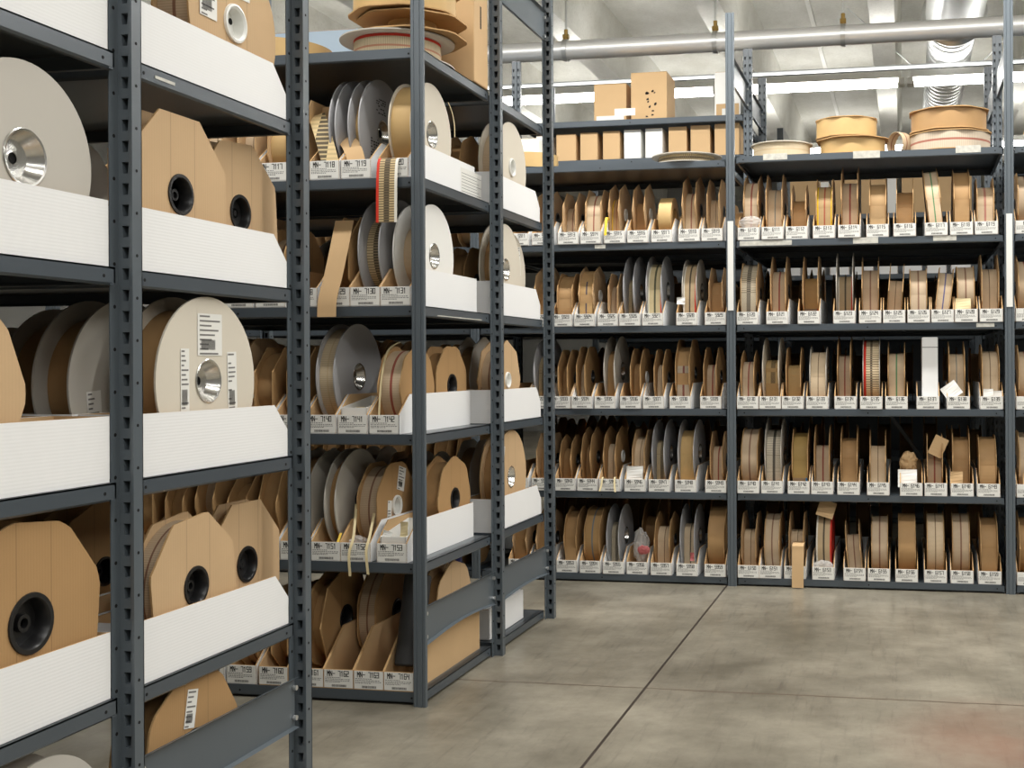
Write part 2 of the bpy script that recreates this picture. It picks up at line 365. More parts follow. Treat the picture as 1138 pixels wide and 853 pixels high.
def post_mesh(kind, h):
    if (kind, h) in _pc: return _pc[kind, h]
    b = MB()
    if kind == 'single':           # angle post at a rack's end: slotted face, bolt-holed leg forward, short leg back
        slotted_plate(b, .028, h, .0138, .0205)
        b.box(-.016, -.014, -.024, .024, 0, h); b.box(.014, .016, 0, .024, 0, h); b.box(-.016, .016, .022, .024, 0, h)
        b.box(.012, .0165, -.004, .0, 0, h)
        k = 0
        while .045+k*2*P < h:
            z = .045+k*2*P
            b.tube((-.0141, -.012, z), (-.0135, -.012, z), .0035, 8, 1); b.tube((.0161, .009, z+.016), (.0166, .009, z+.016), .003, 8, 1); k += 1  # bolt holes are flat black discs, their shade painted
    elif kind == 'double':         # tee post shared by two bays: slots either side of a rib
        slotted_plate(b, .018, h, .0075, .016, cx=-.0125); slotted_plate(b, .018, h, .0075, .016, cx=.0125)
        b.box(-.0045, .0045, -.006, .002, 0, h); b.box(-.0215, .0215, .020, .022, 0, h)
        b.box(-.0225, -.0205, 0, .022, 0, h); b.box(.0205, .0225, 0, .022, 0, h)
    else:                          # smooth tee post on the aisle face, two shallow grooves
        b.prism([(-.020, .012), (-.020, .002), (-.018, 0), (-.0105, 0), (-.009, .002), (-.0075, 0), (.0075, 0), (.009, .002), (.0105, 0), (.018, 0), (.020, .002), (.020, .012)], 2, 0, h)
        b.box(-.0025, .0025, .012, .04, 0, h)
    me = b.mesh(kind+'_post', [MT['steel'], MT['dark']]); _pc[kind, h] = me; return me
_sc = {}
def shelf_mesh(w, d, lip=.032):
    key = (round(w, 3), round(d, 3), lip)
    if key in _sc: return _sc[key]
    b = MB()
    pr = [(0, 0), (0, -lip+.004), (.004, -lip), (.014, -lip), (.014, -lip+.003), (.006, -lip+.003), (.004, -lip+.006), (.004, -.004), (.02, -.003), (.02, 0)]
    b.box(0, w, .004, d-.004, -.003, 0)
    fr = [(y, z) for y, z in pr]; bk = [(d-y, z) for y, z in pr]
    b.prism(fr, 0, 0, w); b.prism(bk, 0, 0, w)
    for x0 in (0, w):
        s = 1 if x0 == 0 else -1
        b.prism([(x0+s*y, z) for y, z in pr], 1, .0, d)
    for x in (.035, w-.035): b.tube((x, -.0006, -.017), (x, .001, -.017), .0032, 8, 1)  # lip bolt holes drawn as black dots in place of shade
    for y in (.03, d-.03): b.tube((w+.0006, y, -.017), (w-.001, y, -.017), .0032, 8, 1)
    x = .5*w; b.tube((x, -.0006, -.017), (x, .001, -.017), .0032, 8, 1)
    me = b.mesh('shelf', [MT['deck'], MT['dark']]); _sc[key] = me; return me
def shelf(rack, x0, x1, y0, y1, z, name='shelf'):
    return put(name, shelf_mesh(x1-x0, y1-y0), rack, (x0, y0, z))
def end_panel(rack, x, y0, y1, z0, z1, bow=0.):
    b = MB(); n = 8
    for i in range(n):
        ya = y0+(y1-y0)*i/n; yb = y0+(y1-y0)*(i+1)/n
        f = lambda y: bow*math.sin(PI*(y-y0)/(y1-y0))
        za, zb = z0+f(ya)*.9, z0+f(yb)*.9
        b.add([(x, ya, za), (x, yb, zb), (x, yb, z1), (x, ya, z1)], [(0, 1, 2, 3)])
        b.add([(x, ya, za), (x, yb, zb), (x+.012, yb, zb-.003), (x+.012, ya, za-.003)], [(0, 1, 2, 3)])
        b.add([(x, ya, z1), (x, yb, z1), (x+.012, yb, z1+.004), (x+.012, ya, z1+.004)], [(0, 1, 2, 3)])
        b.add([(x-.002, ya, za), (x-.002, yb, zb), (x-.002, yb, z1), (x-.002, ya, z1)], [(0, 1, 2, 3)])
    p = put('end_panel', b.mesh('end_panel', [MT['steel']]), rack)
    for y in (y0+.006, y1-.006):
        for z in (z0+.02, z1-.02):
            q = MB(); q.tube((x+.001, y, z), (x+.009, y, z), .006, 8); put('bolt', q.mesh('bolt', [MT['galv']]), p)
    return p
HP = 2.59
# nearest rack
RA = thing('steel_shelving', 'nearest grey steel shelving rack at the left with slotted end posts', 'shelving', (0, 0, 0))
for x in (0, -BAY):
    for y, k in ((YA0, 'single'), (YA1, 'single'), (YA2, 'single')): put('post', post_mesh(k, HP), RA, (x, y, 0))
for k in range(6):
    z = LV[k]
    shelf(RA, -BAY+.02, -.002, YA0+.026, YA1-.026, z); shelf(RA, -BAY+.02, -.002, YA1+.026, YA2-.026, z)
end_panel(RA, .0, YA1+.026, YA2-.026, .185, .293); end_panel(RA, .0, YA0+.026, YA1-.026, .185, .293)
# middle rack
RB = thing('steel_shelving', 'middle grey steel shelving rack standing behind the nearest one', 'shelving', (0, 0, 0))
for x in (XB, XB-BAY):
    for y, k in ((YB0-.012, 'smooth'), (YB1, 'single'), (YB2, 'single')): put('post', post_mesh(k, HP), RB, (x-(.021 if k == 'smooth' else 0), y, 0))
for k in range(6):
    z = LV[k]
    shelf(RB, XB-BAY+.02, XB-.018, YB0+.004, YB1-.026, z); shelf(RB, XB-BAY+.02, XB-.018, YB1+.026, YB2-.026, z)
end_panel(RB, XB-.010, YB0-.004, YB1-.024, .185, .293, .018); end_panel(RB, XB-.006, YB1+.026, YB2-.026, .185, .293, .012)
end_panel(RB, XB-.006, YB1+.026, YB2-.026, 2.277, 2.39)
# back rack: three bays wide
RC = thing('steel_shelving', 'long grey steel shelving rack across the back of the room', 'shelving', (0, 0, 0))
xs = [XC-BAY, XC, XC+BAY, XC+2*BAY]
for x in [XC-2*BAY]+xs:
    for y, k in ((YC0-.010, 'smooth'), (YC1, 'double'), (YC2, 'double')): put('post', post_mesh(k, HP), RC, (x, y, 0))
for i in range(3):
    x0, x1 = xs[i]+.022, xs[i+1]-.022
    for k in range(6):
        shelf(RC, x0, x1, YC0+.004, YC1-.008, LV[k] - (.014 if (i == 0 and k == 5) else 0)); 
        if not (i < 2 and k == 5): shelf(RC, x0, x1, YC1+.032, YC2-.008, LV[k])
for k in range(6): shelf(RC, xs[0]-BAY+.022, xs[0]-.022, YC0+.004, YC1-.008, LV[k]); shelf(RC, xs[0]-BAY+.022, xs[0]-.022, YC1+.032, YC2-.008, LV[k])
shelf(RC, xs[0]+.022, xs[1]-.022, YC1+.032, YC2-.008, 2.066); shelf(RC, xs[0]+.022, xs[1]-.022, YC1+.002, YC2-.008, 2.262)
for x in (XC, xs[2]):
    end_panel(RC, x-.004, YC0+.03, YC1-.002, 2.285, 2.405); end_panel(RC, x-.004, YC1+.03, YC2-.002, 2.285, 2.405)
for x, y in ((XC, 247), (xs[2], 247)):      # white label strips on the aisle posts
    b = MB(); zt = at_y(811, 246, YC0).z; zb = at_y(811, 345, YC0).z
    b.box(x-.013, x+.013, YC0-.0125, YC0-.0105, zb, zt)
    st_ = put('label_strip', b.mesh('label_strip', [MT['label']]), RC); st_['label'] = 'white ruled label strip'
# diagonal brace seen through the right bay
b = MB(); a1 = at_y(985, 455, YC1); b1 = at_y(1024, 508, YC1); b.tube(a1, b1, .012, 4); put('brace', b.mesh('brace', [MT['steel']]), RC)
# farther racks, only their upper frames and shelves show
YD0, YD1 = 7.45, 8.06
RD = thing('steel_shelving', 'farther grey steel shelving rack glimpsed through the back rack', 'shelving', (0, 0, 0))
for x in (XC-BAY, XC, XC+BAY, XC+2*BAY):
    for y, k in ((YD0, 'smooth'), (YD1, 'double')): put('post', post_mesh(k, 2.50), RD, (x, y, 0))
for i in range(3):
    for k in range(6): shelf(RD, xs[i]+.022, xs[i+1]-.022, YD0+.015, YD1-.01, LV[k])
b = MB(); b.box(XC-BAY-.02, xs[3]+.02, YD1+.035, YD1+.038, .02, 1.95); put('blocker_sheet', b.mesh('blocker_sheet', [MT['steel']]), RD)  # added sheet, keeps light from behind out of the shelf gaps
# small patches of old label glue and stickers on shelf edges
def patch(rack, name, u0, v0, u1, v1, Y, mat, y_off=-.0012, lab=None):
    a = at_y(u0, v0, Y); c = at_y(u1, v1, Y)
    b = MB(); b.box(min(a.x, c.x), max(a.x, c.x), Y+y_off, Y+y_off+.001, min(a.z, c.z), max(a.z, c.z))
    o = put(name, b.mesh(name, [mat]), rack)
    if lab: o['label'] = lab
    return o
glue = simple('tape_residue', srgb(196, 194, 184), .5, 0, .35, 60)
for q in ((661, 272, 673, 276), (948, 264, 976, 270), (1037, 262, 1063, 267), (948, 168, 978, 175), (1062, 162, 1090, 169), (848, 171, 875, 177), (1085, 359, 1105, 363), (822, 268, 880, 272)):
    patch(RC, 'sticker', *q, YC0+.004, glue)
patch(RC, 'shelf_tag', 683, 121, 706, 128, YC1+.002, MT['label'], lab='small white numbered shelf tag')
def xpatch(rack, name, u0, v0, u1, v1, X, mat):
    a = at_x(u0, v0, X); c = at_x(u1, v1, X)
    b = MB(); b.box(X, X+.001, min(a.y, c.y), max(a.y, c.y), min(a.z, c.z), max(a.z, c.z)); return put(name, b.mesh(name, [mat]), rack)
xpatch(RB, 'sticker', 486, 350, 535, 356, XB-.0175, glue)
xpatch(RA, 'sticker', 172, 87, 194, 92, -.0015, glue)
# ------------------------------------------------------------------ bins
SEG = {'0': 'abcdef', '1': 'bc', '2': 'abged', '3': 'abgcd', '4': 'fgbc', '5': 'afgcd', '6': 'afgedc', '7': 'abc', '8': 'abcdefg', '9': 'abcdfg', '-': 'g'}
def strokes(ch):
    S7 = dict(a=((0, 2), (1, 2)), b=((1, 1), (1, 2)), c=((1, 0), (1, 1)), d=((0, 0), (1, 0)), e=((0, 0), (0, 1)), f=((0, 1), (0, 2)), g=((0, 1), (1, 1)))
    if ch == 'M': return [((0, 0), (0, 2)), ((1, 0), (1, 2)), ((0, 2), (.5, 1)), ((.5, 1), (1, 2))]
    if ch == 'N': return [((0, 0), (0, 2)), ((1, 0), (1, 2)), ((0, 2), (1, 0))]
    if ch == '1': return [((.5, 0), (.5, 2)), ((.5, 2), (.2, 1.6))]
    return [S7[s] for s in SEG.get(ch, '')]
def print_mesh(text, w, h):
    b = MB(); ch = h*.26; cw = w*.062; pitch = w*.092; x = -len(text)*pitch/2; zb = h*.66; t = h*.020
    for c in text:
        for (ax, az), (bx, bz) in strokes(c):
            p = Vector((x+ax*cw, 0, zb+az*ch/2)); q = Vector((x+bx*cw, 0, zb+bz*ch/2)); d = (q-p).normalized(); n = Vector((-d.z, 0, d.x))*t; e = d*t
            b.add([p-e-n, q+e-n, q+e+n, p-e+n], [(0, 1, 2, 3)], 0)
        x += pitch
    rr = random.Random(text)
    for row, z in enumerate((.56, .48, .40, .33)):
        x = -w*.44; end = w*(.05 if row in (0, 3) else .38)
        while x < end:
            l = w*rr.uniform(.02, .07)
            b.add([(x, 0, h*z), (x+l, 0, h*z), (x+l, 0, h*(z+.035)), (x, 0, h*(z+.035))], [(0, 1, 2, 3)], 1); x += l+w*.02
    x = -w*.22
    while x < w*.25:
        l = w*rr.uniform(.006, .018); b.add([(x, 0, h*.1), (x+l, 0, h*.1), (x+l, 0, h*.22), (x, 0, h*.22)], [(0, 1, 2, 3)], 0); x += l+w*rr.uniform(.006, .012)
    me = bpy.data.meshes.new('print'); me.from_pydata(b.v, [], b.f); me.materials.append(MT['ink']); me.materials.append(MT['greyink'])
    me.polygons.foreach_set('material_index', b.m); return me
_bc = {}
def bin_mesh(w, L, lip, hs, run, outer, inner, low=None):
    key = (w, L, lip, hs, run, outer, inner)
    if key in _bc: return _bc[key]
    b = MB(); t = .0035
    side = [(0, 0), (L, 0), (L, hs), (run, hs), (.004, lip+.004), (0, lip)]
    for s in (-1, 1):
        xo = s*w/2; xi = s*(w/2-t)
        n = len(side)
        b.add([(xo, y, z) for y, z in side], [tuple(range(n))], 0)
        b.add([(xi, y, z) for y, z in side], [tuple(range(n))], 1)
        vs = [(xo, y, z) for y, z in side]+[(xi, y, z) for y, z in side]
        b.add(vs, [(i, (i+1) % n, n+(i+1) % n, n+i) for i in range(n)], 2)
    b.add([(-w/2, 0, 0), (w/2, 0, 0), (w/2, 0, lip), (-w/2, 0, lip)], [(0, 1, 2, 3)], 0)
    b.add([(-w/2, t, 0), (w/2, t, 0), (w/2, t, lip), (-w/2, t, lip)], [(0, 1, 2, 3)], 1)
    b.add([(-w/2, 0, lip), (w/2, 0, lip), (w/2, t, lip), (-w/2, t, lip)], [(0, 1, 2, 3)], 2)
    b.add([(-w/2, L, 0), (w/2, L, 0), (w/2, L, hs), (-w/2, L, hs)], [(0, 1, 2, 3)], 0)
    b.add([(-w/2, L-t, 0), (w/2, L-t, 0), (w/2, L-t, hs), (-w/2, L-t, hs)], [(0, 1, 2, 3)], 1)
    b.add([(-w/2, 0, 0), (w/2, 0, 0), (w/2, L, 0), (-w/2, L, 0)], [(0, 1, 2, 3)], 1)
    b.add([(-w/2, 0, .002), (w/2, 0, .002), (w/2, L, .002), (-w/2, L, .002)], [(0, 1, 2, 3)], 1)
    me = bpy.data.meshes.new('bin_body'); me.from_pydata(b.v, [], b.f)
    for k in (outer, inner, 'edge'): me.materials.append(MT[k])
    me.polygons.foreach_set('material_index', b.m); _bc[key] = me; return me
_lb = {}
def bin_(x, y, z, label, group, w=.100, L=.56, lip=.057, hs=.117, run=.075, outer='white', inner='kraftplain', num=None, rz=0., flip=False):
    t = thing('parts_bin', label, 'bin', (x, y, z), (PI if flip else 0)+rz, group)
    put('bin_body', bin_mesh(w, L, lip, hs, run, outer, inner), t)
    if num is not None:
        k = (w, lip)
        if k not in _lb:
            b = MB(); b.box(-w/2+.002, w/2-.002, -.0010, -.0002, .003, lip-.001); _lb[k] = b.mesh('label_card', [MT['label']])
        l = put('label_card', _lb[k], t)
        put('print', print_mesh(num, w, lip), l, (0, -.0012, 0))
    return t
# ------------------------------------------------------------------ reels
def outline(kind, R, rot, n=64):
    pts = []
    for i in range(n):
        a = 2*PI*i/n
        if kind == 'oct':
            q = (a-rot) % (PI/4)-PI/8
            rr = min(R/math.cos(q)*math.cos(PI/8)*1.0, R)
            rr = R*math.cos(PI/8)/math.cos(q)
        elif kind == 'softoct':
            q = (a-rot) % (PI/4)-PI/8
            rr = min(R*math.cos(PI/8)/math.cos(q)*1.02, R*.985)
        else: rr = R
        pts.append((rr*math.cos(a), rr*math.sin(a)))
    return pts
_fc = {}
def flange_mesh(kind, R, hole, th, mat, rot):
    key = (kind, round(R, 3), round(hole, 3), th, mat, round(rot, 2))
    if key in _fc: return _fc[key]
    n = 64; o = outline(kind, R, rot, n); h = [(hole*math.cos(2*PI*i/n), hole*math.sin(2*PI*i/n)) for i in range(n)]
    b = MB()
    vs = [(-th/2, *p) for p in o]+[(-th/2, *p) for p in h]+[(th/2, *p) for p in o]+[(th/2, *p) for p in h]
    fs = []; fm = []
    for i in range(n):
        j = (i+1) % n
        fs += [(i, j, n+j, n+i), (2*n+i, 2*n+j, 3*n+j, 3*n+i)]
    b.add(vs, fs, 0)
    b.f += [(i, (i+1) % n, 2*n+(i+1) % n, 2*n+i) for i in range(n)]; b.m += [1]*n
    b.f += [(n+i, n+(i+1) % n, 3*n+(i+1) % n, 3*n+i) for i in range(n)]; b.m += [1]*n
    edge = MT['edge'] if mat.startswith('kraft') else MT[mat]
    me = b.mesh('flange', [MT[mat], edge]); _fc[key] = me; return me
_hc = {}
def hub_mesh(kind, W, R):
    key = (kind, round(W, 3), R)
    if key in _hc: return _hc[key]
    b = MB()
    for s in (-1, 1):
        x = s*W/2
        if kind == 'metal': pf = [(x+s*.0015, R*1.12), (x+s*.0025, R*1.08), (x+s*.0015, R), (x-s*.012, R*.86), (x-s*.022, R*.70), (x-s*.024, R*.30), (x-s*.023, R*.22)]
        elif kind == 'white': pf = [(x, R*1.15), (x+s*.005, R*1.12), (x+s*.006, R), (x+s*.002, R*.86), (x-s*.020, R*.82), (x-s*.020, R*.0)]
        else: pf = [(x+s*.0005, R*1.20), (x+s*.003, R*1.18), (x+s*.003, R), (x-s*.001, R*.92), (x-s*.022, R*.86), (x-s*.022, R*.36), (x-s*.012, R*.34), (x-s*.012, R*.2), (x-s*.022, R*.18)]
        b.lathe(pf, 32, 0)
        if kind in ('metal', 'black'): b.lathe([(x-s*.026, .001), (x-s*.026, R*.32)], 20, 1)
        if kind == 'white':
            for a in (.6, 2.4, 4.4): b.tube((x-s*.0195, R*.5*math.cos(a), R*.5*math.sin(a)), (x-s*.019, R*.5*math.cos(a), R*.5*math.sin(a)), R*.2, 12, 1)
    b.lathe([(-W/2+.01, R*.96), (W/2-.01, R*.96)], 24, 0)
    m = {'metal': 'metal', 'white': 'whitep', 'black': 'blackp'}[kind]
    me = b.mesh('hub', [MT[m], MT['dark']], True); _hc[key] = me; return me
_wc = {}
def wound_mesh(W, R, hole, mat):
    key = (round(W, 3), round(R, 3), round(hole, 3), mat.name)
    if key in _wc: return _wc[key]
    b = MB(); b.lathe([(-W/2, hole), (-W/2, R), (W/2, R), (W/2, hole)], 64, 0, True)
    me = b.mesh('wound_tape', [mat], True); _wc[key] = me; return me
def paper_label(parent, X, y, z, w, h, rot=0., bar=True):
    b = MB(); c, s = math.cos(rot), math.sin(rot)
    def q(y0, y1, z0, z1, x, mi): b.add([(x, y+a*c-d*s, z+a*s+d*c) for a, d in ((y0, z0), (y1, z0), (y1, z1), (y0, z1))], [(0, 1, 2, 3)], mi)
    q(-w/2, w/2, -h/2, h/2, X+.0006, 0)
    rr = random.Random(int(w*1e5+h*1e4+y*1e3))
    n = max(3, int(h/.009))
    for i in range(n):
        z0 = h/2-h*(i+.75)/n
        if rr.random() < .15: continue
        q(-w*.42, -w*.42+w*.84*rr.uniform(.3, 1), z0, z0+h/n*.35, X+.0010, 2)
    if bar:
        yy = -w*.36
        while yy < w*.2: q(yy, yy+.0012, -h*.36, -h*.12, X+.0012, 1); yy += .0026
    o = put('paper_label', b.mesh('paper_label', [MT['label'], MT['ink'], MT['greyink']]), parent); o['label'] = 'white printed barcode label'
    return o
def reel(x, y, z, label, group, R=.15, W=.06, Rt=.11, kind='oct', fm='kraft', tape='red', hub='black', hr=.026, rz=0., lean=0., rot=None, flat=False, th=.004, left=True, right=True, tail=False):
    """upright reel: axis along X, standing on (x, y, z); flat reel: axis upright"""
    t = thing('component_reel', label, 'reel', (x, y, z), rz, group)
    if lean: t.rotation_euler = (0, lean, rz)
    if rot is None: rot = random.choice((0, PI/8, PI/8))
    cz = -min(p[1] for p in outline(kind, R, rot))+.0005 if kind != 'round' else R
    c = Vector((0, 0, W/2+th+(.0035 if hub and fm else .0005))) if flat else Vector((0, 0, cz))
    rr = (0, -PI/2, 0) if flat else (0, 0, 0)
    if fm:
        for s in (-1, 1):
            if (s < 0 and not left) or (s > 0 and not right): continue
            off = Vector((0, 0, s*(W/2+th/2))) if flat else Vector((s*(W/2+th/2), 0, 0))
            put('flange', flange_mesh(kind, R, hr*1.02, th, fm, rot), t, c+off, rr)
    put('wound_tape', wound_mesh(W-.001, Rt, max(hr*1.3, .035) if fm else .055, tapemat(tape)), t, c, rr)
    if tail:                      # loose end of the tape running down to the bin floor, a little slack
        k_ = MB(); n_ = 8; zb_ = .016
        for i_ in range(n_+1):
            z_ = cz+(zb_-cz)*i_/n_; y_ = -Rt-.0012-.006*math.sin(PI*i_/n_)
            k_.v += [(-W*.48, y_, z_-cz), (W*.48, y_, z_-cz), (-W*.48, y_+.0009, z_-cz), (W*.48, y_+.0009, z_-cz)]
        for i_ in range(n_):
            q_ = 4*i_; k_.f += [(q_, q_+1, q_+5, q_+4), (q_+2, q_+3, q_+7, q_+6)]; k_.m += [0, 0]
        put('tape_end', k_.mesh('tape_end', [tapemat(tape)]), t, c)
    if hub and fm: put('hub', hub_mesh(hub, W+2*th, hr), t, c, rr)
    return t
def ribbon(name, pts, w, mat, label, cat, along=(1, 0, 0), group=None, th=.0012):
    """a strip of tape following points, its width along `along`"""
    a = Vector(along).normalized()*w/2; b = MB(); n = len(pts); P3 = [Vector(p) for p in pts]
    for k in range(n):
        d = (P3[min(k+1, n-1)]-P3[max(k-1, 0)]).normalized(); nn = d.cross(a).normalized()*th/2
        b.v += [tuple(P3[k]-a-nn), tuple(P3[k]+a-nn), tuple(P3[k]+a+nn), tuple(P3[k]-a+nn)]
    for k in range(n-1):
        o = 4*k
        for i in range(4): b.f.append((o+i, o+(i+1) % 4, o+4+(i+1) % 4, o+4+i)); b.m.append(0)
    b.f += [(0, 1, 2, 3), (4*n-4, 4*n-3, 4*n-2, 4*n-1)]; b.m += [0, 0]
    return tag(put(name, b.mesh(name, [mat], False)), label, cat, group)
def curve(pts, n=8):
    P3 = [Vector(p) for p in pts]; out = []
    for i in range(len(P3)-1):
        p0, p1, p2, p3 = P3[max(i-1, 0)], P3[i], P3[i+1], P3[min(i+2, len(P3)-1)]
        for k in range(n):
            t = k/n
            out.append(.5*((2*p1)+(-p0+p2)*t+(2*p0-5*p1+4*p2-p3)*t*t+(-p0+3*p1-3*p2+p3)*t**3))
    return out+[P3[-1]]
def carton(x0, x1, y0, y1, z, h, label, mat='kraftplain', group=None, rz=0., name='carton', tape=None, flaps=False):
    t = thing(name, label, 'box', ((x0+x1)/2, (y0+y1)/2, z), rz, group)
    a, d = (x1-x0)/2, (y1-y0)/2
    b = MB(); b.box(-a, a, -d, d, 0, h); put('box_body', bevel(b.mesh('box_body', [MT[mat]]), .003, 2), t)
    b = MB(); b.box(-.0015, .0015, -d+.004, d-.004, h-.0005, h+.0008); b.box(-a+.004, a-.004, -d-.0006, -d+.0002, h-.003, h-.0015); put('lid_seam', b.mesh('lid_seam', [MT['edge']]), t)
    if tape: 
        b = MB(); b.box(-a*tape, a*tape, -d-.001, -d-.0002, h*.02, h*.2); q = put('shipping_label', b.mesh('shipping_label', [MT['label']]), t)
    return t
# ------------------------------------------------------------------ BACK RACK front row (bins and reels, read off each shelf)
KINDW = {'K': 'kraft octagon-flanged reel', 'R': 'kraft round-flanged reel', 'G': 'grey round-flanged reel', 'N': 'bare roll'}
TW = dict(tan='of smooth gold paper', brown='of plain brown paper', olive='of olive brown paper', red='of tape with a red line', redb='of tape with a dark red line', pink='of tape with a pink line', thin='of tape with a thin brown line',
          dull='of dull tape with a brown line', grey='of tape with a grey line', black='of tape with a black line', blue='of tape with a blue line', green='of tape with a green line', bluegrey='of tape with a blue-grey line',
          darkblue='of tape with a dark blue line', blackred='of tape with black line and red edge', gblackred='of cream tape with black line and red edge', comb='of comb-like cream leads', combgrey='of grey comb-like leads',
          combwhite='of white comb-like leads with black line', combred='of comb-like leads with red edge', combright='of tape with black dashes and red edge', yellows='of tape with two yellow edges', yellowleft='of tape with one yellow edge',
          papercomb='half covered by brown paper', goldlow='of gold paper over tape', olivelow='of olive paper over tape', browngreen='of brown paper')
def c_shelf(level, ox, oy, sc, first, bins, reels, side, skew=0):
    z = LV[level]; bx = {}
    for i, q in enumerate(bins):
        if q is None: continue
        u0, u1 = ox+q[0]/sc, ox+q[1]/sc
        x = (at_y(u0, 400, YC0).x+at_y(u1, 400, YC0).x)/2; k0 = 0 if side == 'left' else 1
        x = min(xs[k0+1]-.0235-.0495, max(xs[k0]+.0235+.0495, x))
        n = 'MN- %d' % (first+i); bx[i] = x
        dy = random.uniform(-.006, .004)
        bin_(x, YC0+.004+dy, z+.0005, 'white card bin numbered %d on the %s of the back rack' % (first+i, LEVEL[level]), 'numbered bins on the back rack', num=n, rz=0, w=.0985, L=.55, inner=random.choice(('kraftplain', 'kraftplain', 'white')))
    for q in reels:
        i, x0, x1, tt, ft, kind, tape = q[:7]; o = q[7] if len(q) > 7 else {}
        u0, u1 = ox+x0/sc, ox+x1/sc; um = (u0+u1)/2
        zb = z+.004
        Rf = .15
        for _ in range(4):
            zt = at_y(um, oy+ft/sc, YC0+.035+Rf).z; Rf = min(.172, max(.09, (zt-zb)/2))
        if kind == 'K': Rf *= 1.0
        Yc = YC0+.03+Rf+o.get('dy', 0)
        zt = at_y(um, oy+tt/sc, Yc).z; Rt = min(Rf-.004, max(.055, zt-zb-Rf))
        xa = at_y(u0, 400, YC0+.035+Rf-Rt).x; xb = at_y(u1, 400, YC0+.035+Rf-Rt).x
        W = min(.058 if o.get('lean') else .069, max(.034, xb-xa)); x = (xa+xb)/2
        if i in bx: lim = max(0, (.0985-.008-W-.019)/2); x = min(bx[i]+lim, max(bx[i]-lim, x)) if not o.get('lean') else bx[i]-o['lean']*.055
        hub = o.get('hub', {'K': 'black', 'R': 'black', 'G': 'metal', 'N': None}[kind])
        lab = o.get('lab') or '%s %s in bin %d' % (KINDW[kind], TW[tape], first+i)
        hr = .040 if hub == 'metal' else .026
        hr = min(hr, Rt*.6)
        zb += abs(o.get('lean', 0))*(W/2+.010)
        reel(x, Yc, zb, lab, 'reels on the back rack', R=Rf, W=W, Rt=Rt, kind={'K': 'oct', 'R': 'softoct', 'G': 'round', 'N': 'round'}[kind],
             fm=o.get('fm', {'K': 'kraft', 'R': 'kraftdark', 'G': 'bluegrey', 'N': None}[kind]), tape=tape, hub=hub, hr=hr, lean=o.get('lean', 0), rz=o.get('rz', random.uniform(-.01, .01)), th=.003, tail=(kind != 'N' and Rt < .9*Rf and 'dy' not in o))
    return bx
LA = (600, 180, 4.49); LB = (600, 360, 4.49); LC = (600, 460, 4.49); RA_ = (800, 170, 3.367); RB_ = (800, 360, 3.367); RC_ = (800, 460, 3.367)
hid = [(-270, -160), (-150, -40), (-30, 75)]
B_L4 = c_shelf(4, *LA, 5910, [None, (-160, -50), (-40, 66), (90, 197), (203, 310), (320, 430), (437, 545), (555, 666), (692, 800), (803, 920)],
    [(2, -20, 40, 235, 150, 'K', 'dull'), (3, 64, 122, 225, 145, 'K', 'dull'), (4, 228, 300, 160, 128, 'K', 'red'), (5, 340, 385, 190, 114, 'K', 'yellowleft', dict(hub='white')),
     (6, 487, 540, 238, 112, 'K', 'brown', dict(hub='white')), (7, 630, 695, 180, 170, 'N', 'tan'), (8, 725, 785, 160, 72, 'K', 'red'), (9, 855, 910, 178, 72, 'K', 'thin')], 'left')
B_L3 = c_shelf(3, *LA, 5920, [None, (-165, -60), (-55, 52), (60, 160), (167, 277), (287, 390), (395, 503), (510, 615), (680, 787), (836, 940)],
    [(2, -30, 30, 600, 530, 'K', 'brown'), (3, 110, 180, 565, 545, 'R', 'brown'), (4, 200, 265, 545, 520, 'K', 'darkblue', dict(hub='white')), (5, 365, 408, 612, 540, 'K', 'dull'),
     (6, 445, 490, 598, 475, 'G', 'comb'), (7, 530, 600, 512, 472, 'G', 'gblackred'), (8, 735, 800, 512, 488, 'G', 'blackred', dict(fm='grey')), (9, 860, 920, 590, 510, 'K', 'brown')], 'left')
B_L2 = c_shelf(2, *LB, 5930, [None, (-165, -60), (-55, 48), (50, 152), (155, 260), (268, 375), (397, 503), (510, 618), (642, 752), (795, 905)],
    [(2, -30, 20, 160, 80, 'G', 'comb'), (3, 118, 160, 205, 112, 'R', 'brown'), (4, 208, 245, 190, 95, 'R', 'thin'), (5, 355, 402, 135, 62, 'G', 'brown', dict(fm='grey')), (6, 470, 515, 190, 105, 'R', 'brown', dict(hub='white')),
     (7, 600, 640, 195, 108, 'R', 'thin'), (8, 690, 755, 105, 58, 'R', 'papercomb'), (9, 832, 890, 195, 98, 'R', 'redb')], 'left')
B_L1 = c_shelf(1, *LB, 5940, [None, (-165, -60), (-50, 60), (68, 178), (182, 285), (288, 400), (415, 525), (537, 643), (668, 775), (818, 930)],
    [(2, -30, 30, 600, 520, 'K', 'brown'), (3, 100, 150, 620, 545, 'R', 'brown'), (4, 225, 265, 610, 508, 'R', 'brown'), (5, 325, 380, 595, 503, 'R', 'thin', dict(hub='white')), (6, 472, 528, 552, 500, 'K', 'thin'),
     (7, 555, 610, 580, 474, 'G', 'comb'), (8, 685, 765, 530, 474, 'G', 'tan'), (9, 862, 918, 598, 510, 'K', 'redb')], 'left')
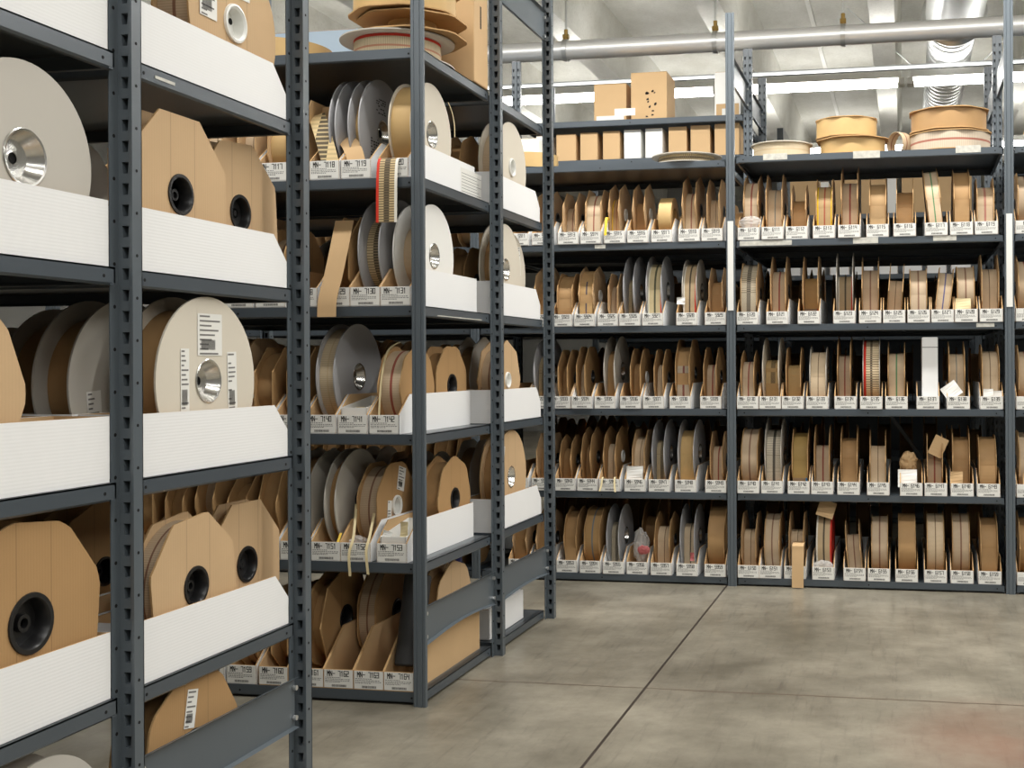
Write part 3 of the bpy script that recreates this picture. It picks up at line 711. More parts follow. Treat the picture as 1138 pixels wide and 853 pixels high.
B_L0 = c_shelf(0, *LC, 5950, [None, (-165, -60), (-50, 56), (70, 182), (190, 297), (305, 415), (423, 533), (541, 658), (672, 785), (812, 925)],
    [(1, -150, -90, 510, 470, 'K', 'brown'), (2, -20, 40, 520, 470, 'K', 'brown'), (3, 140, 196, 480, 452, 'R', 'brown'), (4, 220, 296, 455, 440, 'R', 'bluegrey'), (5, 343, 398, 538, 445, 'G', 'combgrey'),
     (6, 495, 560, 500, 445, 'R', 'brown', dict(dy=.2)), (7, 585, 655, 555, 480, 'R', 'thin'), (8, 703, 768, 545, 445, 'G', 'black'), (9, 832, 912, 448, 440, 'R', 'brown')], 'left')
D_L4 = c_shelf(4, *RA_, 6110, [(68, 150), (155, 243), (245, 332), (348, 435), (442, 530), (549, 635), (650, 738), (770, 855), (862, 952), (956, 1045)],
    [(0, 100, 150, 115, 85, 'K', 'redb'), (1, 180, 240, 130, 70, 'K', 'grey'), (2, 288, 338, 195, 120, 'K', 'brown'), (3, 358, 415, 120, 88, 'K', 'yellows'), (4, 460, 520, 115, 46, 'K', 'redb'),
     (5, 570, 630, 120, 95, 'K', 'browngreen'), (6, 665, 728, 140, 85, 'K', 'brown'), (7, 745, 805, 75, 62, 'K', 'green', dict(lean=-.10)), (8, 880, 936, 75, 60, 'K', 'brown', dict(fm='kraftdark')), (9, 960, 1020, 122, 85, 'K', 'pink')], 'right')
D_L3 = c_shelf(3, *RA_, 6120, [(60, 142), (173, 257), (290, 376), (422, 510), (520, 606), (610, 696), (700, 790), (792, 877), (880, 966), (972, 1062)],
    [(0, 105, 165, 410, 396, 'K', 'combgrey'), (1, 198, 250, 435, 372, 'K', 'redb'), (2, 322, 375, 460, 372, 'K', 'goldlow'), (3, 438, 497, 468, 375, 'G', 'blackred', dict(fm='grey')), (4, 520, 580, 440, 390, 'K', 'dull'),
     (5, 625, 680, 485, 415, 'K', 'thin', dict(lean=.07)), (6, 700, 762, 432, 420, 'K', 'dull'), (7, 815, 870, 445, 420, 'K', 'blue', dict(lean=.12)), (8, 890, 952, 420, 410, 'K', 'dull'), (9, 975, 1040, 425, 365, 'K', 'thin')], 'right')
D_L2 = c_shelf(2, *RB_, 6130, [(60, 140), (146, 228), (230, 312), (320, 405), (425, 513), (522, 609), (617, 703), (735, 822), (848, 937), (972, 1062)],
    [(0, 85, 130, 140, 95, 'R', 'redb'), (1, 172, 228, 140, 50, 'G', 'combright', dict(fm='beige')), (2, 255, 305, 155, 75, 'R', 'tan'), (3, 348, 408, 105, 85, 'G', 'thin', dict(fm='grey')), (4, 445, 490, 115, 42, 'R', 'redb'),
     (5, 526, 590, 62, 50, 'G', 'combred', dict(fm='grey')), (6, 628, 705, 108, 65, 'R', 'green'), (8, 855, 910, 110, 62, 'R', 'grey'), (9, 970, 1030, 95, 62, 'R', 'thin')], 'right')
D_L1 = c_shelf(1, *RB_, 6140, [(62, 143), (149, 235), (251, 333), (338, 422), (435, 522), (547, 633), (670, 758), (762, 850), (860, 950), (958, 1050)],
    [(0, 82, 138, 385, 375, 'R', 'dull'), (1, 168, 235, 395, 352, 'G', 'combwhite', dict(fm='grey')), (2, 285, 340, 400, 375, 'R', 'olivelow'), (3, 358, 410, 445, 362, 'R', 'redb'), (4, 455, 515, 425, 375, 'R', 'brown'),
     (5, 560, 615, 455, 395, 'K', 'thin'), (7, 775, 828, 500, 390, 'K', 'redb'), (8, 862, 925, 420, 375, 'R', 'brown'), (9, 965, 1030, 415, 400, 'R', 'brown')], 'right')
D_L0 = c_shelf(0, *RC_, 6150, [(62, 140), (140, 228), (233, 320), (335, 430), (455, 545), (547, 635), (650, 740), (757, 850), (858, 948), (963, 1052)],
    [(0, 80, 130, 432, 345, 'K', 'thin'), (1, 188, 240, 370, 360, 'R', 'dull'), (2, 263, 313, 425, 345, 'K', 'thin'), (3, 365, 428, 370, 360, 'N', 'blackred'), (4, 455, 510, 470, 395, 'K', 'dull', dict(lean=-.08)),
     (5, 570, 627, 380, 372, 'R', 'dull'), (6, 670, 730, 365, 358, 'R', 'brown'), (7, 775, 835, 370, 358, 'R', 'thin'), (8, 855, 915, 370, 360, 'R', 'dull'), (9, 968, 1028, 385, 360, 'R', 'brown')], 'right')
# the bay beyond the right-hand post: one bin and reel a shelf in view
for k, (v, tp) in enumerate(((5, 'dull'), (4, 'redb'), (3, 'pink'), (2, 'redb'), (1, 'brown'))):
    lv = v-1; x = xs[2]+.075
    bin_(x, YC0+.004, LV[lv]+.0005, 'white card bin right of the right-hand post, %s of the back rack' % LEVEL[lv], 'numbered bins on the back rack', num='MN-', w=.0985)
    reel(x, YC0+.03+.15, LV[lv]+.004, 'reel right of the right-hand post, %s of the back rack' % LEVEL[lv], 'reels on the back rack', R=.15, W=.06, Rt=.13-.01*(k % 3), kind='oct', tape=tp)
# ------------------------------------------------------------------ BACK RACK back row, mostly in shadow
for bay in (0, 1):
    for lv in range(0, 5):
        if bay == 1 and lv == 4: continue
        for j in range(10):
            x = xs[bay]+.085+j*.116+random.uniform(-.008, .008)
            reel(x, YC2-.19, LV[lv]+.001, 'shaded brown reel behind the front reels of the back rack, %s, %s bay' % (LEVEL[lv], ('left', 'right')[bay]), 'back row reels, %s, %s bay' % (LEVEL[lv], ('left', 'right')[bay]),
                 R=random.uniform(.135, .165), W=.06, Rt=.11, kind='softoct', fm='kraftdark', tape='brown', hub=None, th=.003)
for lv in range(5):
    for j in range(10):
        R_ = random.uniform(.14, .165)
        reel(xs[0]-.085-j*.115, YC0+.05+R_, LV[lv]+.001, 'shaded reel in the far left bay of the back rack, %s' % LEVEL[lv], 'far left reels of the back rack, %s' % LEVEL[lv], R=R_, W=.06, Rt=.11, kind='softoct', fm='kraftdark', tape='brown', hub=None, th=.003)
# boxes and bins of the farther rack glimpsed through the right bay
wd_ = ['tan box behind bins 6112 and 6113', 'narrow white box behind bin 6113', 'tan box behind bins 6113 and 6114', 'tan box behind bins 6114 and 6115', 'slim white box behind bin 6116', 'tan box behind the leaning green-lined reel', 'tan box behind bins 6117 and 6118', 'tan box behind bin 6119']
for j, (u0, u1, v0, m) in enumerate(((878, 910, 201, 'kraftplain'), (912, 921, 202, 'whiteplain'), (924, 952, 199, 'kraftplain'), (957, 984, 200, 'kraftplain'), (986, 996, 196, 'whiteplain'), (1002, 1036, 197, 'kraftplain'), (1040, 1064, 195, 'kraftplain'), (1068, 1080, 194, 'kraftplain'))):
    a = at_y(u0, v0, YD0+.03); c = at_y(u1, v0, YD0+.03)
    carton(a.x, c.x, YD0+.03, YD0+.33, LV[5]+.001, max(.2, a.z-LV[5]), wd_[j]+', on the farther rack', m, 'boxes on the farther rack')
for j in range(9):
    a = at_y(852+j*27, 300, YD0+.02)
    bin_(a.x, YD0+.02, LV[4]+.0005, 'white bin of the farther rack glimpsed under the fifth shelf, right bay', 'farther rack bins', w=.12, L=.5)
# ------------------------------------------------------------------ BACK RACK loose pieces
def drape(name, u, v0, v1, Y, w, mat, label, cat='tape', over=.03, slant=0.):
    a = at_y(u, v0, Y); c = at_y(u+slant, v1, Y)
    return ribbon(name, curve([(a.x, Y+over, a.z+.0), (a.x, Y+.004, a.z+.006), (a.x+(c.x-a.x)*.3, Y-.012, a.z-.03), (c.x, Y-.022, c.z)], 6), w, mat, label, cat)
drape('paper_tape', 887, 606, 652, YC0, .052, MT['kraftplain'], 'brown paper tape end hanging over bin 6152 to the floor edge', over=.12)
drape('paper_tape', 674, 243, 262, YC0, .012, MT['yellow'], 'yellow tape end poking over the rim of bin 5915', over=.05)
drape('paper_tape', 669.5, 532, 545, YC0, .008, MT['cream'], 'left thin cream tape end over bin 5945', over=.05, slant=-2)
drape('paper_tape', 683, 532, 546, YC0, .008, MT['cream'], 'right thin cream tape end over bin 5945', over=.05, slant=2)
def sheet(u0, v0, u1, v1, Y, label, mat='whiteplain', lean=.25, rot=0., name='paper_sheet', cat='paper'):
    a = at_y(u0, v1, Y); c = at_y(u1, v0, Y); w, h = c.x-a.x, c.z-a.z
    b = MB(); n = 6
    for i in range(n+1):
        z = h*i/n; y = lean*z+.006*math.sin(PI*i/n)
        b.v += [(-w/2, y, z), (w/2, y+.004*math.cos(i), z), (-w/2, y+.0012, z), (w/2, y+.0012+.004*math.cos(i), z)]
    for i in range(n):
        o = 4*i; b.f += [(o, o+1, o+5, o+4), (o+2, o+3, o+7, o+6), (o, o+4, o+6, o+2), (o+1, o+5, o+7, o+3)]; b.m += [0]*4
    b.f += [(0, 1, 3, 2), (4*n, 4*n+1, 4*n+3, 4*n+2)]; b.m += [0, 0]
    return tag(put(name, b.mesh(name, [MT[mat]], False), None, ((a.x+c.x)/2, Y, a.z), (0, rot, 0)), label, cat)
def bag(u0, v0, u1, v1, Y, label, mat='film', name='clear_bag', cat='bag', depth=.05):
    a = at_y(u0, v1, Y); c = at_y(u1, v0, Y); w, h = (c.x-a.x)/2, (c.z-a.z)/2
    bm = bmesh.new(); bmesh.ops.create_icosphere(bm, subdivisions=3, radius=1.); rr = random.Random(label)
    for v in bm.verts:
        k = 1+rr.uniform(-.16, .10); v.co = Vector((v.co.x*w*k, v.co.y*depth/2*k, v.co.z*h*k))
    me = bpy.data.meshes.new(name); bm.to_mesh(me); bm.free(); me.materials.append(MT[mat])
    return tag(put(name, me, None, ((a.x+c.x)/2, Y+depth/2, (a.z+c.z)/2)), label, cat)
sheet(1053, 424, 1072, 441, YC0+.012, 'white slip of paper tilted in bin 6138', rot=-.62, lean=.2)
sheet(1093, 432, 1104, 446, YC0+.02, 'left white slip standing in bin 6139'); sheet(1104, 434, 1115, 446, YC0+.02, 'right white slip standing in bin 6139')
sheet(1062, 331, 1079, 346, YC0+.02, 'pale card standing in front of the reel in bin 6128', 'cream')
sheet(998, 522, 1019, 541, YC0+.03, 'curled white sheet in bin 6146 below clear film')
bag(1000, 502, 1020, 526, YC0+.10, 'brown paper wad in bin 6146', 'kraftplain', 'paper_wad', 'paper', .08)
sheet(1030, 484, 1046, 506, YC0+.06, 'torn brown paper flap over the reel in bin 6147', 'kraftplain', .25, .45)
sheet(1056, 524, 1070, 541, YC0+.015, 'brown paper flap in front of the reel in bin 6148', 'kraftplain', .1)
sheet(906, 557, 925, 574, YC0+.05, 'folded tan paper flap on top of the roll in bin 6153', 'kraftplain', .5, .3)
bag(903, 623, 926, 636, YC0+.012, 'clear film in the front of bin 6153', depth=.03)
sheet(696, 518, 714, 534, YC0+.012, 'clear bag with a pale card standing in bin 5946', 'whiteplain', .1)
bag(821, 239, 846, 254, YC0+.012, 'clear film bag in bin 6110', depth=.03)
bag(702, 588, 720, 630, YC0+.04, 'crumpled clear film in bin 5956', depth=.07); bag(708, 606, 722, 616, YC0+.022, 'pink film strip in bin 5956', 'pinkfilm', 'film_strip', 'strip', .012)
sheet(767, 614, 771, 623, YC0+.02, 'small red tag at the foot of the reel in bin 5958', 'pinkfilm', .1)
sheet(1137, 525, 1146, 540, YC0+.012, 'tan flap in the bin right of the right-hand post', 'kraftplain', .1)
sheet(752, 330, 761, 338, YC0+.02, 'white insert card in bin 5928', 'whiteplain', .1)
# white flat carton standing in bin 6137
xx = at_y(800+786/3.367, 400, YC0+.05).x
b = thing('carton', 'plain white carton standing upright in bin 6137', 'box', (xx, YC0+.05, LV[2]+.004))
q = MB(); q.box(-.035, .035, 0, .30, 0, .315); put('box_body', bevel(q.mesh('box_body', [MT['white']]), .004), b)
q = MB(); q.box(-.0345, .0345, -.0008, .0003, .268, .271); put('lid_seam', q.mesh('lid_seam', [MT['greyink']]), b)
# ------------------------------------------------------------------ top of the BACK RACK
def flat_reel(u0, u1, vb, vt, Y, z, label, fm, tape, kind='softoct', hub='white', Rt=.86, tilt=None, hgt=None):
    a = at_y(u0, vb, Y); c = at_y(u1, vb, Y); R = (c.x-a.x)/2
    h = hgt or max(.03, at_y((u0+u1)/2, vt, Y-R*.2).z-z)
    t = reel((a.x+c.x)/2, Y, z, label, 'reels lying on the top shelf', R=R, W=h-.008, Rt=R*Rt, kind=kind, fm=fm, tape=tape, hub=hub, flat=True, th=.004)
    if tilt: t.rotation_euler = tilt
    return t
ZT = LV[5]+.001
flat_reel(835, 903, 175, 155, YC0+.18, ZT, 'low flat reel of beige comb tape, leftmost on the right top shelf', 'beige', 'beigecomb', 'round', None, .93, hgt=.070)
r1 = flat_reel(906, 990, 175, 150, YC0+.2, ZT, 'lower kraft reel of the two stacked left on the right top shelf', 'kraftdark', 'tan', hgt=.078, hub='black')
flat_reel(905, 977, 150, 130, YC0+.2, ZT+.085, 'upper kraft reel of the two stacked left on the right top shelf', 'kraft', 'tan', hgt=.086, hub='black', Rt=.93)
flat_reel(1008, 1104, 172, 145, YC0+.2, ZT, 'lower reel with red-lined comb tape stacked at the right end', 'kraftdark', 'creamred', hgt=.085, hub='black', Rt=.93)
flat_reel(1008, 1101, 145, 123, YC0+.2, ZT+.092, 'upper kraft reel stacked on the red-lined comb reel', 'kraftdark', 'brown', hgt=.096, hub='black', Rt=.90)
xx = at_y(999, 160, YC0+.2)
t = reel(xx.x, YC0+.2, ZT+.002, 'small loose roll of red-lined tape between the two stacks', 'reels lying on the top shelf', R=.060, W=.05, Rt=.057, fm=None, tape='red', hub=None, rz=.7)
xx = at_y(1160, 160, YC0+.2)
reel(xx.x, YC0+.2, ZT, 'kraft octagon reel standing beyond the right-hand post on the top shelf', 'reels lying on the top shelf', R=.085, W=.06, Rt=.06, kind='oct', tape='tan', rz=1.35)
flat_reel(725, 802, 180, 163, YC0+.155, ZT-.014, 'grey flat reel of comb leads on the left top shelf below the boxes', 'grey', 'comb', 'round', None, .80, hgt=.042)
flat_reel(558, 619, 187, 167, YC0+.15, ZT-.014, 'yellowish tape roll lying left on the top shelf, white box on it', None, 'tan', 'round', None, 1., hgt=.078)
a = at_y(560, 160, YC0+.1); c = at_y(600, 160, YC0+.1)
carton(a.x, c.x, YC0+.08, YC0+.2, ZT+.0645, .07, 'white box lying on the yellowish tape roll', 'whiteplain')
cols = [(596, 614, 'whiteplain'), (618, 641, 'kraftplain'), (644.5, 665, 'kraftplain'), (669.5, 689.5, 'kraftplain'), (693.5, 713.5, 'whiteplain'), (717.5, 738, 'whiteplain'), (742.5, 764, 'kraftplain'), (767, 790, 'kraftplain'), (794, 812, 'kraftplain'), (814, 823, 'kraftplain')]
words = ['white box, leftmost of the row of small upright boxes', 'tan box, first tan one from the left in the row of small boxes', 'tan box, second tan one from the left in the row of small boxes', 'tan box just left of the two white boxes', 'left one of the two white boxes side by side',
         'right one of the two white boxes side by side', 'tan box just right of the two white boxes', 'tan box, second right of the two white boxes', 'tan box, third right of the two white boxes, by the smooth post', 'tan box at the right end of the row, between smooth and slotted post']
YY = YC1+.045
for (u0, u1, m), w_ in zip(cols, words):
    a = at_y(u0, 160, YY); c = at_y(u1, 160, YY); zt = at_y(u0, 150-(u0-610)*.068, YY).z
    carton(a.x, c.x-.006, YY, YY+.24, 2.0665, zt-2.0665, w_, m, 'small upright boxes', rz=random.uniform(-.02, .02))
def box_at(u0, u1, v0, Y, d, z, label, mat, **k):
    a = at_y(u0, v0, Y); c = at_y(u1, v0, Y); return carton(a.x, c.x, Y, Y+d, z, a.z-z, label, mat, **k)
bx1 = box_at(660, 696, 94, YC1+.10, .20, 2.263, 'open tan box with black object sticking out of it on the upper back shelf', 'kraftplain', tape=.85)
b = MB(); b.box(-.06, .04, -.01, .10, .0, .014); tag(put('tape_strap', bevel(b.mesh('tape_strap', [MT['orange']]), .004), None, (bx1.location.x+.01, bx1.location.y-.05, bx1.location.z+.155)), 'orange strip on the open tan box', 'strap')
b = MB(); b.tube((0, 0, 0), (-.004, 0, .05), .005, 8); b.prism([(-.012, 0), (.035, 0), (.02, .022), (0, .026)], 1, -.015, .015); tag(put('cable_tie', b.mesh('cable_tie', [MT['blackp']]), None, (bx1.location.x+.01, bx1.location.y-.02, bx1.location.z+.17)), 'small black clip sticking out on the open tan box', 'clip')
bx2 = box_at(701, 741, 81, YC1+.08, .22, 2.263, 'larger tan box with black printed marks on the upper back shelf', 'kraftplain')
b = MB(); rr = random.Random(3)
for k in range(14):
    x, z = rr.uniform(-.02, .03), rr.uniform(.02, .16); b.add([(x, 0, z), (x+.012*rr.random()+.003, 0, z+.004*rr.random()), (x+.01, 0, z+.013*rr.random()+.004), (x, 0, z+.008)], [(0, 1, 2, 3)])
pr_ = put('printed_marks', b.mesh('printed_marks', [MT['ink']]), bx2, (0, -.1112, 0))
bx3 = box_at(794, 823, 80, YC1+.20, .2, 2.263, 'white-topped box with a barcode label behind the smooth post', 'whiteplain')
b = MB(); b.box(-.06, .06, -.1012, -.1004, .0, .10); put('tan_sleeve', b.mesh('tan_sleeve', [MT['kraftplain']]), bx3); b = MB(); b.box(-.03, .03, -.102, -.1014, .002, .075)
put('barcode_label', b.mesh('barcode_label', [MT['label']]), bx3)
a = at_y(768, 115, YC1+.2)
flat_reel(752, 786, 120, 115, YC1+.2, 2.263, 'flat brown reel lying beside the larger marked box', 'kraftdark', 'brown', hgt=.022, hub=None)
# ------------------------------------------------------------------ MIDDLE RACK front row
def bx_u(u0, u1, Y=YB0): return (at_y(u0, 400, Y).x+at_y(u1, 400, Y).x)/2
BL = dict(w=.098, lip=.057, hs=.117, run=.075)
binsB = {4: {7117: (286, 319), 7118: (344, 377), 7119: (379, 412), 7120: (420, 454)}, 3: {7128: (319, 352), 7129: (355, 388), 7130: (389, 421), 7131: (422, 456)},
         2: {7139: (304, 337), 7140: (339, 372), 7141: (374, 407), 7142: (409, 442)}, 1: {7150: (309, 342), 7151: (344, 376), 7152: (377, 409), 7153: (417, 450)}, 0: {7160: (284, 318), 7161: (324, 357), 7162: (357, 390), 7163: (390, 424), 7164: (424, 457)}}
for lv, d in binsB.items():
    xmin = 9
    for n, (u0, u1) in d.items():
        x = bx_u(u0, u1); xmin = min(xmin, x)
        hi = .16 if lv == 0 else .117
        bin_(x, YB0+.006, LV[lv]+.0005, 'white-fronted bin numbered %d, %s of the middle rack' % (n, LEVEL[lv]), 'numbered bins on the middle rack', num='MN- %d' % n,
             w=.096, lip=.057, hs=hi, run=.13 if lv == 0 else .075, outer='kraftplain' if lv == 0 else 'white', inner='kraftplain', L=.578 if n == 7142 else .545)
    n0 = min(d)
    for j in range(1, 7):
        x = xmin-.106*j
        if x < XB-BAY+.09: break
        nn = n0-j
        bin_(x, YB0+.006, LV[lv]+.0005, 'white-fronted bin numbered %d on the %s of the middle rack' % (nn, LEVEL[lv]), 'numbered bins on the middle rack', num='MN- %d' % nn, w=.098, lip=.057, hs=.117, L=.54)
        R = random.uniform(.13, .16)
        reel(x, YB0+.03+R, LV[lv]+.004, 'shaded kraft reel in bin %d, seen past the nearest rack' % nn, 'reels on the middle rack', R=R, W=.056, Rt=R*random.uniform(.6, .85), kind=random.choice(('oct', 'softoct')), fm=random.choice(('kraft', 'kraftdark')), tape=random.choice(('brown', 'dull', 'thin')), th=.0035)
BX = {}
for lv_, d_ in binsB.items():
    for n_, (a_, c_) in d_.items(): BX[n_] = bx_u(a_, c_)
def XE_(n): return BX[n]+.048-.0035-.0035
def reelB(hu, Yc, lv, label, R, W, Rt, kind, fm, tape, hub, hr=.026, rz=0., th=.004, xr=None, bump=.004, dx=0.):
    num_ = int(''.join(c for c in label if c.isdigit())[-4:])
    if xr is None:
        W = min(W, .066); x = BX[num_]+dx; Yc = min(3.785-R, max(YB0+.03+R, at_x(hu, 400, x+W/2+th).y))
    else: x = xr-W/2-th
    return reel(x, Yc, LV[lv]+bump, label, 'reels on the middle rack', R=R, W=W, Rt=Rt, kind=kind, fm=fm, tape=tape, hub=hub, hr=hr, rz=rz, th=th)
reelB(325, 3.42, 4, 'kraft reel in bin 7117 left of the slotted post', .12, .06, .10, 'softoct', 'kraft', 'tan', 'black')
reelB(402, 3.545, 4, 'grey flanged reel behind the brown wrapped tape in bin 7118', .166, .016, .10, 'round', 'bluegrey', 'brown', 'metal', .038, dx=.012)
g1 = reelB(427, 3.455, 4, 'grey flanged reel with stamped text in bin 7119', .166, .030, .12, 'round', 'bluegrey', 'tan', 'metal', .038, dx=-.0195)
g2 = reelB(480, at_x(480, 151, XE_(7120)).y, 4, 'pale reel of gold paper tape at the rack end in bin 7120', .158, .066, .148, 'round', 'beige', 'tan', 'metal', .038, xr=XE_(7120))
def stamp(par, y0, z0, w, h, seed):
    b = MB(); rr = random.Random(seed); z = z0
    for i in range(7):
        x = y0
        while x < y0+w:
            l = rr.uniform(.004, .014)
            if rr.random() < .75: b.add([(0, x, z), (0, x+l, z), (0, x+l, z+.004), (0, x, z+.004)], [(0, 1, 2, 3)])
            x += l+.004
        z -= h/7
    return b.mesh('stamped_text', [MT['ink']])
f = put('stamped_text', stamp(g1, -.05, .10, .06, .05, 2), g1, (.0202, 0, .166)); f = put('stamped_text', stamp(g1, -.09, -.03, .05, .06, 5), g1, (.0202, 0, .166))
reelB(378, 3.44, 3, 'kraft flanged reel with loose tape in bin 7129', .150, .05, .10, 'oct', 'kraftdark', 'brown', 'black')
reelB(447, 3.45, 3, 'grey flanged reel with narrow comb tape in bin 7130', .168, .062, .115, 'round', 'bluegrey', 'comb', 'metal', .038)
reelB(482.5, at_x(482.5, 286, XE_(7131)).y, 3, 'white flanged reel at the rack end in bin 7131', .160, .058, .09, 'round', 'whiteplain', 'thin', 'metal', .036, xr=XE_(7131))
reelB(389, 3.45, 2, 'grey flanged reel with tin hub in bin 7140', .166, .052, .15, 'round', 'bluegrey', 'beigecomb', 'metal', .038)
reelB(330, 3.45, 2, 'kraft reel in bin 7139 behind the slotted post', .14, .05, .10, 'oct', 'kraftdark', 'dull', 'black')
reelB(466, 3.423, 2, 'kraft reel of red-lined tape in bin 7142', .132, .066, .115, 'softoct', 'kraftdark', 'redb', 'black', xr=XE_(7142))
reelB(504, 3.70, 2, 'kraft reel with black hub at the rack end behind bin 7142', .139, .05, .11, 'softoct', 'kraftdark', 'brown', 'black', .034, xr=XE_(7142))
reelB(362, 3.45, 1, 'dark grey flanged reel in bin 7150', .158, .05, .135, 'round', 'grey', 'brown', 'black')
reelB(387, 3.45, 1, 'dark grey flanged reel behind a kraft flange in bin 7151', .160, .03, .13, 'round', 'grey', 'brown', 'black')
g3 = reelB(440, 3.44, 1, 'kraft reel with white hub and printed labels in bin 7152', .146, .06, .125, 'softoct', 'kraftdark', 'dull', 'white', .030)
paper_label(g3, .0345, .035, .146+.075, .055, .075, -.25); paper_label(g3, .0345, -.055, .146-.03, .03, .09, -.1)
reelB(518, min(3.664, at_x(518, 553, XE_(7153)).y), 1, 'kraft reel with black hub at the rack end behind bin 7153', .143, .055, .12, 'softoct', 'kraftdark', 'brown', 'black', .032, xr=XE_(7153))
reelB(340, 3.45, 0, 'kraft reel in bin 7160', .15, .05, .10, 'oct', 'kraftdark', 'brown', 'black')
reelB(372, 3.45, 0, 'kraft octagon reel with black hub in bin 7161', .165, .045, .12, 'oct', 'kraftdark', 'brown', 'black', .036)
reelB(440, 3.46, 0, 'tilted kraft reel of ribbed tape in bin 7162', .168, .055, .155, 'softoct', 'kraftdark', 'dull', 'black', .034)
xs_ = BX[7120]+.048
b = MB(); b.box(xs_+.0002, xs_+.0009, at_x(512, 200, xs_).y, at_x(535, 200, xs_).y, LV[4]+.012, LV[4]+.098)
for k_ in range(7): b.box(xs_+.0009, xs_+.0012, at_x(512, 200, xs_).y+.008, at_x(535, 200, xs_).y-.02*(k_ % 3)-.008, LV[4]+.02+.010*k_, LV[4]+.0215+.010*k_, 1)
tag(put('paper_form', b.mesh('paper_form', [MT['label'], MT['greyink']])), 'printed paper form stuck on the white side of bin 7120', 'label')
# brown wrapped tapes, leads and strips hanging from the middle rack
p = lambda u, v, Y: tuple(at_y(u, v, Y))
b_ = lambda *q: curve(q, 8)
ribbon('lead_tape', b_(p(352, 128, 3.345), p(359, 150, 3.31), p(368, 184, 3.285)), .052, tapemat('leadstrip'), 'cream strip of black-bodied parts standing out of bin 7118', 'tape', (1, .2, .35))
ribbon('paper_tape', b_(p(372, 155, 3.40), p(386, 157, 3.33), p(393, 168, 3.30), p(398, 188, 3.28)), .055, MT['kraftplain'], 'crumpled brown paper tape in bin 7118', 'tape', (1, .1, .3))
hx = p(430, 215, YB0-.012)[0]
ribbon('lead_tape', b_(*[(hx, p(430, v, Y)[1], p(430, v, Y)[2]) for v, Y in ((176, YB0+.02), (178, YB0-.002), (195, YB0-.012), (220, YB0-.015), (247, YB0-.016))]), .066, tapemat('hangcomb'), 'red-edged comb strip of parts hanging out of bin 7120', 'tape')
ribbon('paper_tape', b_(p(383, 245, 3.33), p(377, 275, 3.29), p(370, 308, 3.262), p(364, 332, 3.245), p(363, 352, 3.24)), .060, MT['kraftplain'], 'brown tape hanging in a curve over bin 7129', 'tape')
ribbon('paper_tape', b_((-.085, 3.62, 1.86), (-.078, 3.635, 1.83), (-.072, 3.64, 1.79), (-.072, 3.642, 1.75)), .006, MT['cream'], 'thin cream strip curling above the end of bin 7120', 'tape', (0, 1, 0))
ribbon('paper_tape', b_(p(444, 380, 3.40), p(431, 390, 3.33), p(424, 420, 3.30), p(421, 465, 3.275)), .006, MT['cream'], 'cream strip round the left of the reel in bin 7142', 'tape')
ribbon('paper_tape', b_(p(396, 560, 3.36), p(393, 595, 3.28), p(388, 615, 3.255), p(389, 640, 3.25)), .008, MT['cream'], 'left cream strip hanging over bin 7152', 'tape')
ribbon('paper_tape', b_(p(416, 570, 3.36), p(411, 595, 3.28), p(407, 612, 3.255), p(409, 638, 3.25)), .008, MT['cream'], 'right cream strip hanging over bin 7152', 'tape')
ribbon('paper_tape', b_(p(379, 592, 3.31), p(375, 604, 3.285)), .008, MT['yellow'], 'short yellow tape end in bin 7151', 'tape')
# open carton flaps in bin 7118
a = at_y(337, 190, YB0+.045); c = at_y(366, 190, YB0+.045)
t = thing('carton', 'open kraft box with raised flaps in bin 7118', 'box', ((a.x+c.x)/2-.004, YB0+.04, LV[4]+.004))
w2 = .036; th_ = .0025
q = MB(); q.box(-w2, -w2+th_, 0, .10, 0, .17); q.box(w2-th_, w2, 0, .10, 0, .10); q.box(-w2, w2, .10-th_, .10, 0, .17); q.box(-w2, w2, 0, th_, 0, .06); q.box(-w2, w2, 0, .1, 0, th_)
put('box_body', q.mesh('box_body', [MT['kraftplain']]), t)
q = MB(); q.prism([(-w2, .17), (-w2+th_, .17), (-w2+.028, .245), (-w2+.026, .246)], 1, .0, .10); put('flap', q.mesh('flap', [MT['kraftplain']]), t)
q = MB(); q.prism([(.10-th_, .17), (.10, .17), (.075, .240), (.073, .239)], 0, -w2, w2); put('flap', q.mesh('flap', [MT['kraftplain']]), t)
# white inner tray and slips in bin 7141 and 7153
def tray(u0, u1, lv, h, label, x=None):
    x = x or bx_u(u0, u1); w = .080
    t = thing('inner_tray', label, 'tray', (x, YB0+.016, LV[lv]+.004))
    b = MB(); b.box(-w/2, w/2, 0, .003, 0, h); b.box(-w/2, w/2, .20, .203, 0, h+.03); b.box(-w/2, w/2, 0, .2, 0, .003)
    for s in (-1, 1): b.prism([(0, 0), (.2, 0), (.2, h+.03), (0, h)], 0, s*w/2-.0015, s*w/2+.0015)
    put('tray_body', b.mesh('tray_body', [MT['whiteplain']]), t); return t
tray(374, 407, 2, .075, 'white card tray holding a slip in bin 7141 beside the tin-hubbed reel'); tray(417, 450, 1, .072, 'white card tray with standing papers inside the end bin 7153')
sheet(394, 452, 403, 459, YB0+.10, 'pale slip lying in the tray of bin 7141', 'cream', .5)
sheet(422, 590, 432, 601, YB0+.03, 'white slip standing left in bin 7153', rot=.25); sheet(444, 580, 452, 598, YB0+.04, 'clear film with pale slips in bin 7153', 'cream', .1)
bag(384, 596, 404, 612, YB0+.03, 'clear film in bin 7152', depth=.05)
